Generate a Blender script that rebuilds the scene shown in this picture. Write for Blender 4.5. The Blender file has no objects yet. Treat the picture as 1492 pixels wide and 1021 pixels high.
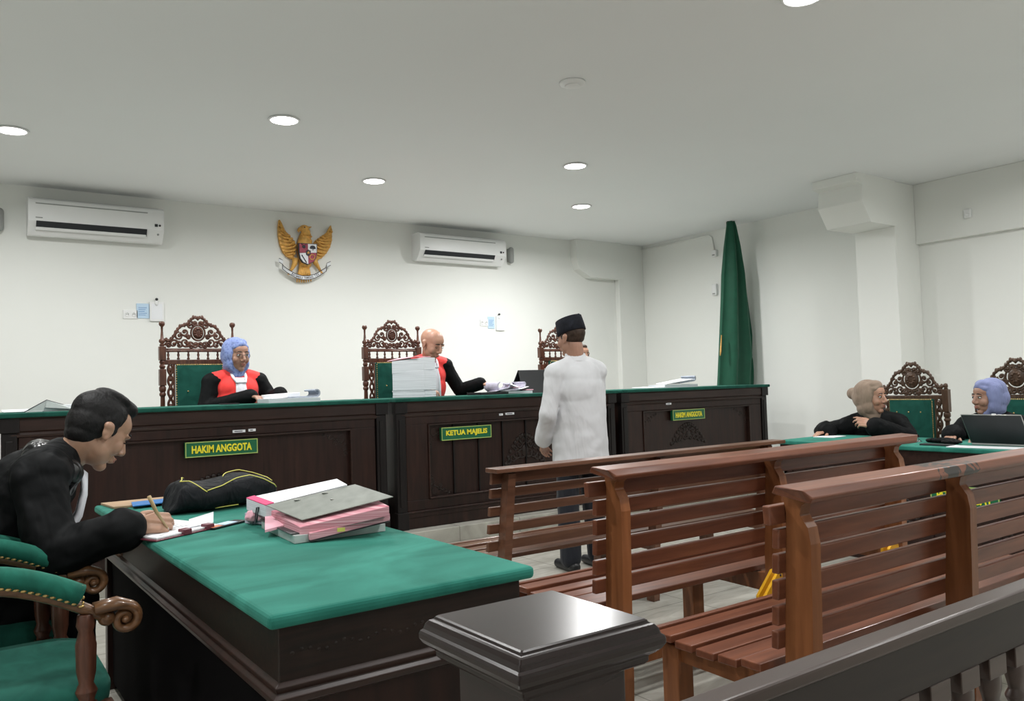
import bpy, math, random
from mathutils import Vector, Matrix, noise
random.seed(7)
sc = bpy.context.scene
COL = sc.collection
PI = math.pi
V = Vector

# ------------------------------------------------------------------ camera
CAM_H = 1.25
YAW, PITCH, ROLL, FPX = 0.61771862, 0.04236427, -0.03060168, 1189.568
CF = V((math.sin(YAW)*math.cos(PITCH), math.cos(YAW)*math.cos(PITCH), math.sin(PITCH)))
_r = V((math.cos(YAW), -math.sin(YAW), 0)); _u = _r.cross(CF)
CR = _r*math.cos(ROLL) + _u*math.sin(ROLL); CU = CR.cross(CF)
cam_data = bpy.data.cameras.new('camera'); cam = bpy.data.objects.new('camera', cam_data); COL.objects.link(cam)
cam_data.sensor_fit = 'HORIZONTAL'; cam_data.sensor_width = 36.0
cam_data.lens = FPX/1492*36.0
cam_data.clip_start = .02
M = Matrix.Identity(4)
for i in range(3):
    M[i][0] = CR[i]; M[i][1] = CU[i]; M[i][2] = -CF[i]
M.translation = V((0, 0, CAM_H)); cam.matrix_world = M
sc.camera = cam

def ray(x, y): return CR*((x-746)/FPX) - CU*((y-510.5)/FPX) + CF
def aty(x, y, Y): d = ray(x, y); return V((0, 0, CAM_H)) + d*(Y/d.y)
def atx(x, y, X): d = ray(x, y); return V((0, 0, CAM_H)) + d*(X/d.x)
def atz(x, y, Z): d = ray(x, y); return V((0, 0, CAM_H)) + d*((Z-CAM_H)/d.z)

# ------------------------------------------------------------------ materials
def new_mat(name):
    m = bpy.data.materials.new(name); m.use_nodes = True
    nt = m.node_tree; b = nt.nodes['Principled BSDF']
    return m, nt, b
def ramp(nt, fac, stops):
    r = nt.nodes.new('ShaderNodeValToRGB'); nt.links.new(fac, r.inputs[0])
    e = r.color_ramp.elements
    e[0].position, e[0].color = stops[0][0], (*stops[0][1], 1)
    e[1].position, e[1].color = stops[-1][0], (*stops[-1][1], 1)
    for p, c in stops[1:-1]:
        k = e.new(p); k.color = (*c, 1)
    return r.outputs[0]
def tex(nt, kind, scale, map_scale=None, coord='Object', **kw):
    tc = nt.nodes.new('ShaderNodeTexCoord'); mp = nt.nodes.new('ShaderNodeMapping')
    nt.links.new(tc.outputs[coord], mp.inputs[0])
    if map_scale: mp.inputs['Scale'].default_value = map_scale
    t = nt.nodes.new(kind); nt.links.new(mp.outputs[0], t.inputs['Vector'])
    if 'Scale' in t.inputs: t.inputs['Scale'].default_value = scale
    for k, v in kw.items(): t.inputs[k].default_value = v
    return t
def bump(nt, b, h, strength=.2, dist=.01):
    n = nt.nodes.new('ShaderNodeBump'); n.inputs['Strength'].default_value = strength
    n.inputs['Distance'].default_value = dist
    nt.links.new(h, n.inputs['Height']); nt.links.new(n.outputs[0], b.inputs['Normal'])
def flat(name, col, rough=.5, metal=0, spec=.5, var=.06, nscale=8, bmp=0, bscale=60, coat=0, emit=None):
    m, nt, b = new_mat(name)
    t = tex(nt, 'ShaderNodeTexNoise', nscale, Detail=3.0)
    lo = tuple(max(0, c*(1-var)) for c in col); hi = tuple(min(1, c*(1+var)) for c in col)
    nt.links.new(ramp(nt, t.outputs['Fac'], [(.3, lo), (.7, hi)]), b.inputs['Base Color'])
    b.inputs['Roughness'].default_value = rough; b.inputs['Metallic'].default_value = metal
    b.inputs['Specular IOR Level'].default_value = spec
    b.inputs['Coat Weight'].default_value = coat
    if bmp:
        t2 = tex(nt, 'ShaderNodeTexNoise', bscale, Detail=4.0); bump(nt, b, t2.outputs['Fac'], bmp, .01)
    return m
def wood(name, dark, light, rough, axis='x', scale=1.0, coat=.3, bmp=.05):
    m, nt, b = new_mat(name)
    s = {'x': (1.2, 14, 14), 'y': (14, 1.2, 14), 'z': (14, 14, 1.2)}[axis]
    t = tex(nt, 'ShaderNodeTexNoise', 2.2*scale, s, Detail=6.0, Distortion=.6)
    t2 = tex(nt, 'ShaderNodeTexNoise', 1.6, Detail=2.0)
    mx = nt.nodes.new('ShaderNodeMath'); mx.operation = 'MULTIPLY_ADD'; mx.inputs[1].default_value = .7
    nt.links.new(t.outputs['Fac'], mx.inputs[0])
    m2 = nt.nodes.new('ShaderNodeMath'); m2.operation = 'MULTIPLY'; m2.inputs[1].default_value = .3
    nt.links.new(t2.outputs['Fac'], m2.inputs[0]); nt.links.new(m2.outputs[0], mx.inputs[2])
    nt.links.new(ramp(nt, mx.outputs[0], [(.32, dark), (.5, tuple((a+c)/2 for a, c in zip(dark, light))), (.68, light)]), b.inputs['Base Color'])
    b.inputs['Roughness'].default_value = rough; b.inputs['Coat Weight'].default_value = coat; b.inputs['Specular IOR Level'].default_value = .3
    b.inputs['Coat Roughness'].default_value = .12
    bump(nt, b, t.outputs['Fac'], bmp, .004)
    return m
def velvet(name, c0, c1, scale=5):
    m, nt, b = new_mat(name)
    t = tex(nt, 'ShaderNodeTexNoise', scale, (1, 1.7, 1), Detail=5.0, Distortion=1.2)
    nt.links.new(ramp(nt, t.outputs['Fac'], [(.3, c0), (.7, c1)]), b.inputs['Base Color'])
    b.inputs['Roughness'].default_value = .85; b.inputs['Specular IOR Level'].default_value = .2
    b.inputs['Sheen Weight'].default_value = .15; b.inputs['Sheen Roughness'].default_value = .4
    b.inputs['Sheen Tint'].default_value = (.35, .9, .7, 1)
    t2 = tex(nt, 'ShaderNodeTexNoise', 500, Detail=2.0); bump(nt, b, t2.outputs['Fac'], .15, .002)
    return m
def cloth(name, col, rough=.8, fold=.35, fscale=6, sheen=.1, var=.1, spec=.3):
    m, nt, b = new_mat(name)
    t = tex(nt, 'ShaderNodeTexNoise', 10, Detail=3.0)
    lo = tuple(c*(1-var) for c in col); hi = tuple(min(1, c*(1+var)) for c in col)
    nt.links.new(ramp(nt, t.outputs['Fac'], [(.3, lo), (.7, hi)]), b.inputs['Base Color'])
    b.inputs['Roughness'].default_value = rough; b.inputs['Specular IOR Level'].default_value = spec
    b.inputs['Sheen Weight'].default_value = sheen
    t2 = tex(nt, 'ShaderNodeTexNoise', fscale, (1, 1, .35), Detail=3.0, Distortion=.8)
    bump(nt, b, t2.outputs['Fac'], fold, .06)
    return m

MT = {}
MT['wall'] = flat('wall_paint', (.80, .815, .785), .75, var=.012, nscale=1.2, bmp=.02, bscale=90)
MT['ceil'] = flat('ceiling_paint', (.81, .83, .835), .8, var=.01, nscale=.8)
MT['dark'] = wood('dark_wood', (.010, .0045, .0035), (.034, .0135, .0095), .42, 'z', 1.0, .08)
MT['darkx'] = wood('dark_wood_horizontal', (.012, .0055, .004), (.038, .0165, .012), .38, 'x', 1.0, .12)
MT['darker'] = wood('very_dark_wood', (.004, .003, .003), (.009, .006, .006), .45, 'z', 1.0, .05)  # near-black wood of the bench pilasters and panel joints
MT['carve'] = wood('carved_wood', (.008, .0045, .0035), (.026, .013, .009), .45, 'x', 2.0, .1)
MT['chair'] = wood('chair_wood', (.045, .016, .010), (.135, .052, .030), .38, 'z', 2.0, .3)
MT['chairp'] = wood('brown_chair_wood', (.040, .022, .013), (.110, .060, .034), .42, 'z', 2.0, .2)
MT['bench'] = wood('bench_wood', (.095, .030, .016), (.205, .072, .037), .38, 'x', 1.0, .15)
MT['benchpost'] = wood('bench_post_wood', (.150, .050, .017), (.290, .110, .042), .38, 'z', .8, .15)
MT['benchold'] = wood('old_bench_wood', (.080, .034, .020), (.170, .078, .045), .38, 'x', 1.0, .15)
MT['newel'] = wood('newel_wood', (.012, .0065, .006), (.024, .013, .012), .26, 'x', .8, .12)
MT['rail'] = wood('railing_wood', (.026, .0155, .012), (.052, .032, .026), .33, 'x', .8, .12)
MT['green'] = velvet('green_velvet', (.008, .105, .078), (.036, .225, .175), 2.2)
MT['greend'] = velvet('green_velvet_dark', (.006, .060, .045), (.012, .095, .070), 9)
MT['flag'] = cloth('green_flag_cloth', (.008, .080, .044), .6, .15, 4, .1)
MT['gold'] = flat('gold_fringe', (.65, .36, .10), .45, .2, var=.2, nscale=60)
MT['brass'] = flat('brass_studs', (.52, .36, .14), .35, .7, var=.15, nscale=80)
MT['void'] = flat('underdesk_shade_black', (.004, .0035, .004), .9, spec=.05)  # near-black colour that paints the darkness under the front desk
MT['garuda'] = flat('gold_paint', (.66, .36, .085), .42, .25, var=.22, nscale=25, bmp=.2, bscale=120)
MT['white'] = flat('white_plastic', (.80, .81, .81), .35, var=.01)
MT['vent'] = flat('vent_dark', (.02, .022, .027), .5)
MT['grey'] = flat('grey_plastic', (.30, .31, .30), .45)
MT['paper'] = flat('paper_white', (.80, .82, .85), .7, var=.02, nscale=5)
MT['bluep'] = flat('paper_blue', (.50, .66, .82), .6, var=.04)
MT['pinkp'] = flat('paper_pink', (.80, .42, .50), .7, var=.05)
MT['greyp'] = flat('folder_grey', (.19, .205, .18), .55, var=.15, nscale=20)
MT['ink'] = flat('ink', (.03, .03, .04), .6)
MT['black'] = flat('black_plastic', (.010, .011, .013), .4)
MT['bag'] = cloth('bag_cloth', (.009, .010, .012), .7, .5, 14, .0, .15, .15)
MT['yellow'] = flat('yellow_piping', (.62, .58, .12), .5)
MT['caution'] = flat('caution_yellow', (.80, .42, .02), .4)
MT['signg'] = flat('sign_green', (.006, .120, .050), .35)
MT['signy'] = flat('sign_yellow', (.82, .72, .03), .4)
MT['signe'] = flat('sign_border', (.38, .50, .14), .4)
MT['robe'] = cloth('black_robe', (.0040, .0045, .0050), .7, .6, 5, .0, .2, .12)
MT['leath'] = cloth('black_satin', (.005, .0055, .006), .33, .8, 9, .0, .2, .45)
MT['red'] = cloth('red_bib', (.78, .045, .04), .7, .3, 5)
MT['shirt'] = cloth('white_shirt', (.60, .61, .63), .8, .55, 5, .05, .03)
MT['jabot'] = cloth('white_jabot', (.72, .73, .78), .8, .3, 14, .05, .03)
MT['trouser'] = cloth('dark_trousers', (.012, .014, .020), .8, .4, 6)
MT['cap'] = velvet('black_cap', (.006, .007, .010), (.018, .020, .028), 12)
MT['cap'].node_tree.nodes['Principled BSDF'].inputs['Sheen Weight'].default_value = 0
MT['hblue'] = cloth('blue_print_scarf', (.15, .21, .46), .8, .4, 14)
MT['hlav'] = cloth('lavender_scarf', (.21, .24, .43), .8, .4, 10)
MT['hbei'] = cloth('beige_scarf', (.27, .20, .15), .8, .4, 10)
MT['lip'] = flat('lips', (.32, .12, .09), .5)
MT['eyew'] = flat('eye_white', (.65, .62, .58), .3)
MT['eyed'] = flat('eye_dark', (.012, .009, .008), .25)
MT['metal'] = flat('metal', (.45, .44, .42), .35, .8)
MT['pen'] = flat('pen_tan', (.42, .30, .15), .4)
MT['darker2'] = wood('beam_dark', (.011,.0075,.006), (.021,.014,.011), .5, 'x', 1, .03)
MT['maroon'] = flat('maroon_plastic', (.13, .025, .04), .4)
MT['bluec'] = flat('blue_plastic', (.02, .16, .45), .4)
MT['screen'] = flat('laptop_lid', (.030, .031, .034), .5, var=.25, nscale=4)
def hair_mat(name, c):
    m, nt, b = new_mat(name)
    t = tex(nt, 'ShaderNodeTexNoise', 60, (1, .25, .6), Detail=4.0)
    nt.links.new(ramp(nt, t.outputs['Fac'], [(.3, tuple(x*.5 for x in c)), (.7, c)]), b.inputs['Base Color'])
    b.inputs['Roughness'].default_value = .6; b.inputs['Specular IOR Level'].default_value = .25; bump(nt, b, t.outputs['Fac'], .5, .01)
    return m
MT['hair'] = hair_mat('black_hair', (.007, .0065, .007))
MT['hairb'] = hair_mat('brown_hair', (.05, .03, .02))
def skin_mat(name, c):
    m, nt, b = new_mat(name)
    t = tex(nt, 'ShaderNodeTexNoise', 22, Detail=4.0)
    nt.links.new(ramp(nt, t.outputs['Fac'], [(.25, (c[0]*.85, c[1]*.8, c[2]*.78)), (.75, c)]), b.inputs['Base Color'])
    b.inputs['Roughness'].default_value = .45
    b.inputs['Subsurface Weight'].default_value = .12; b.inputs['Subsurface Scale'].default_value = .01
    b.inputs['Subsurface Radius'].default_value = (1, .35, .2)
    t2 = tex(nt, 'ShaderNodeTexNoise', 160, Detail=3.0); bump(nt, b, t2.outputs['Fac'], .06, .003)
    return m
MT['skinA'] = skin_mat('skin_tan', (.38, .225, .15))
MT['skinB'] = skin_mat('skin_light', (.48, .27, .185))
MT['skinC'] = skin_mat('skin_brown', (.38, .215, .15))
def floor_mat():
    m, nt, b = new_mat('glossy_floor_tile')
    br = tex(nt, 'ShaderNodeTexBrick', 1.0)
    br.offset = 0.0; br.inputs['Brick Width'].default_value = .6; br.inputs['Row Height'].default_value = .6
    br.inputs['Mortar Size'].default_value = .003
    t = tex(nt, 'ShaderNodeTexNoise', 2.5, (1, 3, 1), Detail=6.0, Distortion=2.0)
    c = ramp(nt, t.outputs['Fac'], [(.3, (.33, .32, .28)), (.7, (.47, .46, .41))])
    nt.links.new(c, br.inputs['Color1']); nt.links.new(c, br.inputs['Color2'])
    br.inputs['Mortar'].default_value = (.2, .19, .17, 1)
    nt.links.new(br.outputs['Color'], b.inputs['Base Color'])
    b.inputs['Roughness'].default_value = .17
    return m
MT['floor'] = floor_mat()
def scarf_print():
    m = MT['hblue']; nt = m.node_tree; b = nt.nodes['Principled BSDF']
    t = tex(nt, 'ShaderNodeTexVoronoi', 55)
    nt.links.new(ramp(nt, t.outputs['Distance'], [(.20, (.13, .18, .42)), (.55, (.22, .29, .55))]), b.inputs['Base Color'])
scarf_print()
def lamp_mat():
    m, nt, b = new_mat('lamp_glow')
    b.inputs['Emission Color'].default_value = (1, .99, .96, 1); b.inputs['Emission Strength'].default_value = 14
    return m
MT['lamp'] = lamp_mat()
def page_edge():
    m, nt, b = new_mat('stacked_page_edges')
    t = tex(nt, 'ShaderNodeTexNoise', 1, (2, 2, 420), Detail=3.0)
    nt.links.new(ramp(nt, t.outputs['Fac'], [(.3, (.50, .53, .56)), (.7, (.72, .75, .79))]), b.inputs['Base Color'])
    b.inputs['Roughness'].default_value = .8
    return m
MT['pages'] = page_edge()

MT['paperb'] = flat('paper_back_grey', (.30, .34, .40), .7, var=.2, nscale=14)
MT['paperb2'] = flat('paper_lilac', (.50, .48, .58), .7, var=.2, nscale=18)
MT['plast'] = flat('grey_clear_plastic', (.42, .46, .45), .25, var=.2, nscale=8)
MT['armw'] = wood('arm_wood', (.075, .035, .016), (.20, .095, .042), .33, 'y', 3.0, .4)
MT['green2'] = velvet('arm_velvet', (.008, .085, .060), (.014, .135, .095), 12)
MT['emred'] = flat('emblem_red', (.33, .035, .07), .45, var=.2, nscale=40)

MT['pinkd'] = flat('pink_edge', (.70, .05, .18), .6)
MT['orange'] = flat('orange_sticker', (.75, .22, .10), .5)
MT['brownp'] = flat('brown_folder', (.36, .24, .14), .7, var=.15)
def worn():
    # varnish rubbed off in dark blotches on one stretch of the rail
    m = MT['bench'].copy(); m.name = 'worn_bench_wood'; MT['benchworn'] = m; nt = m.node_tree; b = nt.nodes['Principled BSDF']
    src = b.inputs['Base Color'].links[0].from_socket
    t = tex(nt, 'ShaderNodeTexNoise', 17, (1, 1.6, 1), Detail=3.0, Distortion=1.0)
    tc = nt.nodes.new('ShaderNodeTexCoord'); sp = nt.nodes.new('ShaderNodeSeparateXYZ'); nt.links.new(tc.outputs['Object'], sp.inputs[0])
    g1 = nt.nodes.new('ShaderNodeMath'); g1.operation = 'COMPARE'; g1.inputs[1].default_value = -.19; g1.inputs[2].default_value = .13; nt.links.new(sp.outputs['X'], g1.inputs[0])
    g2 = nt.nodes.new('ShaderNodeMath'); g2.operation = 'GREATER_THAN'; g2.inputs[1].default_value = .50; nt.links.new(t.outputs['Fac'], g2.inputs[0])
    g3 = nt.nodes.new('ShaderNodeMath'); g3.operation = 'MULTIPLY'; nt.links.new(g1.outputs[0], g3.inputs[0]); nt.links.new(g2.outputs[0], g3.inputs[1])
    mx = nt.nodes.new('ShaderNodeMix'); mx.data_type = 'RGBA'; nt.links.new(g3.outputs[0], mx.inputs[0]); nt.links.new(src, mx.inputs[6]); mx.inputs[7].default_value = (.018, .014, .011, 1)
    nt.links.new(mx.outputs[2], b.inputs['Base Color'])
worn()
EXPO = 0.155
def pinkpages():
    m, nt, b = new_mat('pink_page_edges')
    t = tex(nt, 'ShaderNodeTexNoise', 1, (3, 3, 380), Detail=3.0)
    nt.links.new(ramp(nt, t.outputs['Fac'], [(.3, (.42, .10, .15)), (.5, (.62, .28, .33)), (.7, (.78, .50, .54))]), b.inputs['Base Color'])
    b.inputs['Roughness'].default_value = .8
    return m
MT['pinkpages'] = pinkpages()

# ------------------------------------------------------------------ mesh builder
class MB:
    def __init__(s): s.v = []; s.f = []; s.mi = []; s.sm = []
    def add(s, vs, fs, mi=0, smooth=False, M=None):
        o = len(s.v)
        s.v += [(M @ V(p)) if M is not None else V(p) for p in vs]
        for f in fs: s.f.append(tuple(i+o for i in f)); s.mi.append(mi); s.sm.append(smooth)
        return s
    def box(s, x0, x1, y0, y1, z0, z1, mi=0, M=None):
        vs = [(x, y, z) for z in (z0, z1) for y in (y0, y1) for x in (x0, x1)]
        return s.add(vs, [(0, 2, 3, 1), (4, 5, 7, 6), (0, 1, 5, 4), (2, 6, 7, 3), (0, 4, 6, 2), (1, 3, 7, 5)], mi, False, M)
    def hexa(s, top, bot, mi=0):
        return s.add(list(bot)+list(top), [(3, 2, 1, 0), (4, 5, 6, 7), (0, 1, 5, 4), (1, 2, 6, 5), (2, 3, 7, 6), (3, 0, 4, 7)], mi)
    def prism(s, pts, axis, a, b, mi=0, smooth=False, M=None):
        n = len(pts)
        def P(p, t):
            if axis == 'x': return (t, p[0], p[1])
            if axis == 'y': return (p[0], t, p[1])
            return (p[0], p[1], t)
        vs = [P(p, a) for p in pts]+[P(p, b) for p in pts]
        fs = [tuple(range(n-1, -1, -1)), tuple(range(n, 2*n))]
        s.add(vs, fs, mi, False, M)
        s.add(vs, [(i, (i+1) % n, n+(i+1) % n, n+i) for i in range(n)], mi, smooth, M)
        return s
    def lathe(s, prof, c=(0, 0, 0), n=16, mi=0, M=None, smooth=True):
        vs = []; fs = []
        for r, z in prof:
            for k in range(n):
                a = 2*PI*k/n; vs.append((c[0]+r*math.cos(a), c[1]+r*math.sin(a), c[2]+z))
        for j in range(len(prof)-1):
            for k in range(n):
                fs.append((j*n+k, j*n+(k+1) % n, (j+1)*n+(k+1) % n, (j+1)*n+k))
        fs.append(tuple(range(n-1, -1, -1))); fs.append(tuple(range((len(prof)-1)*n, len(prof)*n)))
        return s.add(vs, fs, mi, smooth, M)
    def rings(s, rings, mi=0, smooth=True, caps=True, M=None, closed=True):
        n = len(rings[0]); vs = [p for r in rings for p in r]; fs = []
        for j in range(len(rings)-1):
            for k in range(n if closed else n-1):
                fs.append((j*n+k, j*n+(k+1) % n, (j+1)*n+(k+1) % n, (j+1)*n+k))
        if caps and closed: fs.append(tuple(range(n-1, -1, -1))); fs.append(tuple(range((len(rings)-1)*n, len(rings)*n)))
        return s.add(vs, fs, mi, smooth, M)
    def tube(s, path, r, n=8, mi=0, closed=False, flatx=1.0, M=None, up=None):
        P = [V(p) for p in path]; m = len(P); R = r if isinstance(r, (list, tuple)) else [r]*m
        rings = []; N = None
        for i in range(m):
            if closed: t = P[(i+1) % m]-P[(i-1) % m]
            else: t = P[min(i+1, m-1)]-P[max(i-1, 0)]
            if t.length < 1e-9: t = V((0, 0, 1))
            t.normalize()
            if up is not None: N = V(up)
            elif N is None: N = V((0, 0, 1)) if abs(t.z) < .9 else V((1, 0, 0))
            N = (N-t*N.dot(t));
            if N.length < 1e-6: N = t.orthogonal()
            N.normalize(); B = t.cross(N)
            rings.append([P[i]+(N*math.cos(2*PI*k/n)+B*(flatx*math.sin(2*PI*k/n)))*R[i] for k in range(n)])
        if closed: rings.append(rings[0])
        return s.rings(rings, mi, True, not closed, M)
    def ell(s, c, r, M=None, nu=14, nv=9, mi=0):
        if not isinstance(r, (tuple, list)): r = (r, r, r)
        c = V(c); vs = [c+V((0, 0, -r[2]))]; fs = []
        for j in range(1, nv):
            t = -PI/2+PI*j/nv
            for k in range(nu):
                a = 2*PI*k/nu
                vs.append(c+V((r[0]*math.cos(t)*math.cos(a), r[1]*math.cos(t)*math.sin(a), r[2]*math.sin(t))))
        vs.append(c+V((0, 0, r[2]))); L = len(vs)-1
        for k in range(nu):
            fs.append((0, 1+(k+1) % nu, 1+k)); fs.append((L, L-nu+k, L-nu+(k+1) % nu))
        for j in range(nv-2):
            for k in range(nu):
                a = 1+j*nu; fs.append((a+k, a+(k+1) % nu, a+nu+(k+1) % nu, a+nu+k))
        return s.add(vs, fs, mi, True, M)
    def cap(s, a, b, ra, rb, M=None, n=12, mi=0):
        a, b = V(a), V(b); t = b-a; L = t.length
        if L < 1e-6: return s.ell(a, ra, M)
        t /= L; path = []; R = []
        for k in (0, 1, 2, 3): q = (PI/2)*k/4; path.append(a-t*ra*math.cos(q)); R.append(max(ra*math.sin(q), ra*.08))
        path.append(a); R.append(ra); path.append(b); R.append(rb)
        for k in (1, 2, 3, 4): q = (PI/2)*k/4; path.append(b+t*rb*math.sin(q)); R.append(max(rb*math.cos(q), rb*.08))
        return s.tube(path, R, n, mi, M=M)
    def build(s, name, mats, parent=None, bevel=0, seg=2, loc=None, label=None, smooth_angle=False):
        off = OFF.get(parent.name, V((0, 0, 0))) if parent else None
        if off is None:
            if loc is not None: off = V(loc)
            else:
                xs = [p.x for p in s.v]; ys = [p.y for p in s.v]; zs = [p.z for p in s.v]
                off = V(((min(xs)+max(xs))/2, (min(ys)+max(ys))/2, min(zs)))
        me = bpy.data.meshes.new(name)
        me.from_pydata([tuple(p-off) for p in s.v], [], s.f); me.update()
        if not isinstance(mats, (list, tuple)): mats = [mats]
        for k in mats: me.materials.append(MT[k] if isinstance(k, str) else k)
        me.polygons.foreach_set('material_index', s.mi); me.polygons.foreach_set('use_smooth', s.sm)
        import bmesh
        bm = bmesh.new(); bm.from_mesh(me); bmesh.ops.recalc_face_normals(bm, faces=bm.faces); bm.to_mesh(me); bm.free()
        o = bpy.data.objects.new(name, me); COL.objects.link(o)
        if parent: o.parent = parent; OFF[o.name] = off
        else: o.location = off; OFF[o.name] = off
        if bevel:
            b = o.modifiers.new('bevel', 'BEVEL'); b.width = bevel; b.segments = seg; b.limit_method = 'ANGLE'; b.angle_limit = math.radians(40)
        if label: o['label'] = label
        return o
OFF = {}
def tag(o, label, cat, group=None):
    o['label'] = label; o['category'] = cat
    if group: o['group'] = group
    return o
def thing(name, label, cat, loc=(0, 0, 0), group=None, rotz=0):
    o = bpy.data.objects.new(name, None); COL.objects.link(o); o.location = loc; o.rotation_euler = (0, 0, rotz)
    o.empty_display_size = .1; OFF[o.name] = V(loc); return tag(o, label, cat, group)
def struct(o): o['kind'] = 'structure'; return o
def copy_tree(root, loc, rotz, label=None, group=None):
    def cp(o, par):
        c = o.copy(); COL.objects.link(c); c.parent = par
        for ch in list(o.children): cp(ch, c)
        return c
    r = cp(root, None); r.location = loc; r.rotation_euler = (0, 0, rotz)
    if label: r['label'] = label
    if group: r['group'] = group
    return r
def frame(pos, fwd, up=(0, 0, 1)):
    y = V(fwd).normalized(); x = y.cross(V(up)).normalized(); z = x.cross(y)
    m = Matrix.Identity(4)
    for i in range(3): m[i][0] = x[i]; m[i][1] = y[i]; m[i][2] = z[i]
    m.translation = V(pos); return m
def text_mb(mb, s, O, ux, uy, w, h, depth=.002, mi=0, bold=.02):
    """lettering as real raised geometry, filling w x h from corner O along ux, uy"""
    cu = bpy.data.curves.new('lettering', 'FONT'); cu.body = s; cu.offset = bold; cu.extrude = .01
    cu.resolution_u = 3
    o = bpy.data.objects.new('lettering', cu); COL.objects.link(o)
    dg = bpy.context.evaluated_depsgraph_get(); me = bpy.data.meshes.new_from_object(o.evaluated_get(dg))
    xs = [v.co.x for v in me.vertices]; ys = [v.co.y for v in me.vertices]
    x0, x1, y0, y1 = min(xs), max(xs), min(ys), max(ys)
    ux, uy = V(ux).normalized(), V(uy).normalized(); nz = ux.cross(uy); O = V(O)
    vs = [O+ux*((v.co.x-x0)/(x1-x0)*w)+uy*((v.co.y-y0)/(y1-y0)*h)+nz*(depth if v.co.z > 0 else -.0005) for v in me.vertices]
    mb.add(vs, [tuple(p.vertices) for p in me.polygons], mi)
    bpy.data.objects.remove(o); bpy.data.meshes.remove(me); bpy.data.curves.remove(cu)
def spiral(c, R, turns, a0=0, sgn=1, n=22, plane='xz', k=.12, sx=1):
    pts = []
    for i in range(n+1):
        t = i/n; a = a0+sgn*turns*2*PI*t; r = R*((1-t)*(1-k)+k)
        u, w = sx*r*math.cos(a), r*math.sin(a)
        pts.append(V((c[0]+u, c[1], c[2]+w)) if plane == 'xz' else V((c[0], c[1]+u, c[2]+w)))
    return pts
def remesh(o, vox, it=4, fac=.5):
    m = o.modifiers.new('remesh', 'REMESH'); m.mode = 'VOXEL'; m.voxel_size = vox; m.use_smooth_shade = True
    s = o.modifiers.new('smooth', 'SMOOTH'); s.factor = fac; s.iterations = it
    return o
FT = {}
def folds(o, size=.12, strength=.02, depth=2):
    k = (size, depth)
    if k not in FT:
        t = bpy.data.textures.new('folds', 'CLOUDS'); t.noise_scale = size; t.noise_depth = depth; FT[k] = t
    d = o.modifiers.new('folds', 'DISPLACE'); d.texture = FT[k]; d.strength = strength; d.mid_level = .5
    return o
# ------------------------------------------------------------------ room shell
XL, XR, YF, YB, H = -2.6, 8.38, -3.2, 8.55, 3.2
DZ = .12        # dais height
def shell(name, mb, mat, **k): return struct(mb.build(name, mat, **k))
shell('floor', MB().box(XL-.1, XR+.1, YF-.1, YB+.1, -.1, 0), 'floor')
shell('ceiling', MB().box(XL-.1, XR+.1, YF-.1, YB+.1, H, H+.1), 'ceil')
shell('wall_back', MB().box(XL-.1, XR+.1, YB, YB+.12, 0, H), 'wall')
shell('wall_right', MB().box(XR, XR+.12, YF, YB, 0, H), 'wall')
shell('wall_left', MB().box(XL-.12, XL, YF, YB, 0, H), 'wall')
shell('wall_front', MB().box(XL-.1, XR+.1, YF-.12, YF, 0, H), 'wall')
# raised platform that carries the judges' bench, a second step behind it
mb = MB().box(XL, XR, 5.72, YB, 0, DZ); mb.box(XL, XR-.02, 6.45, YB, DZ, .35)
shell('trim_1', mb, 'floor', bevel=.004)
# column on the right wall with a stepped haunch, and the one in the far corner
mb = MB()
mb.box(7.93, XR, 4.42, 4.86, 0, H)
mb.prism([(7.25, H), (7.25, 3.12), (7.35, 3.10), (7.33, 2.93), (7.47, 2.735), (7.94, 2.735), (7.94, H)], 'y', 4.40, 4.88)
shell('trim_2', mb, 'wall', bevel=.006)
cxl = aty(903, 440, 8.46).x; xa = aty(861, 404, 8.42).x; xt = aty(840, 372, 8.42).x; zc = aty(880, 405, 8.42).z
mb = MB(); mb.box(cxl, XR, 8.46, YB, 0, H)
mb.prism([(xt, H), (xt, zc+.26), (xt+.05, zc+.10), (xa, zc), (cxl+.01, zc), (cxl+.01, H)], 'y', 8.42, YB)
shell('trim_3', mb, 'wall', bevel=.006)
shell('trim_4', MB().box(XR-.06, XR, YF, 4.42, 2.58, H), 'wall', bevel=.006)

# ------------------------------------------------------------------ ceiling lights
LAMPS = [((17, 189), 'round downlight at the far left edge of the ceiling'),
         ((414, 174), 'round downlight above the gap between wall air conditioner and eagle emblem, nearer camera'),
         ((545, 263), 'round downlight in ceiling just right of the eagle emblem'),
         ((838, 241), 'small round downlight, upper of the pair over the standing man'),
         ((847, 300), 'round downlight nearest the back wall, lower of the pair over the standing man'),
         ((1170, -6), 'round downlight cut off by the top edge of the photo')]
pos = [(atz(*p, H), l) for p, l in LAMPS]
def downlight(x, y, label, r=.10, pw=1.0):
    t = thing('downlight', label, 'ceiling light', (x, y, H-.012), 'recessed downlights in the ceiling')
    m = MB(); ring = []
    prof = [(r, H-.001), (r+.012, H-.004), (r+.012, H-.010), (r-.004, H-.012), (r-.008, H-.002)]
    m.lathe([(a, b) for a, b in prof], (x, y, 0), 32); m.build('rim', 'white', t)
    m = MB(); m.lathe([(r-.006, H-.0085), (r-.006, H-.0040), (.001, H-.0030)], (x, y, 0), 32); m.build('lens', 'lamp', t)
    ld = bpy.data.lights.new('downlight_glow', 'AREA'); ld.shape = 'DISK'; ld.size = r*2-.02; ld.energy = LE*pw
    ld.color = (1.0, .995, .985); ld.spread = math.radians(170)
    lo = bpy.data.objects.new('downlight_glow', ld); COL.objects.link(lo); lo.location = (x, y, H-.016)
LE = 34
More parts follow.
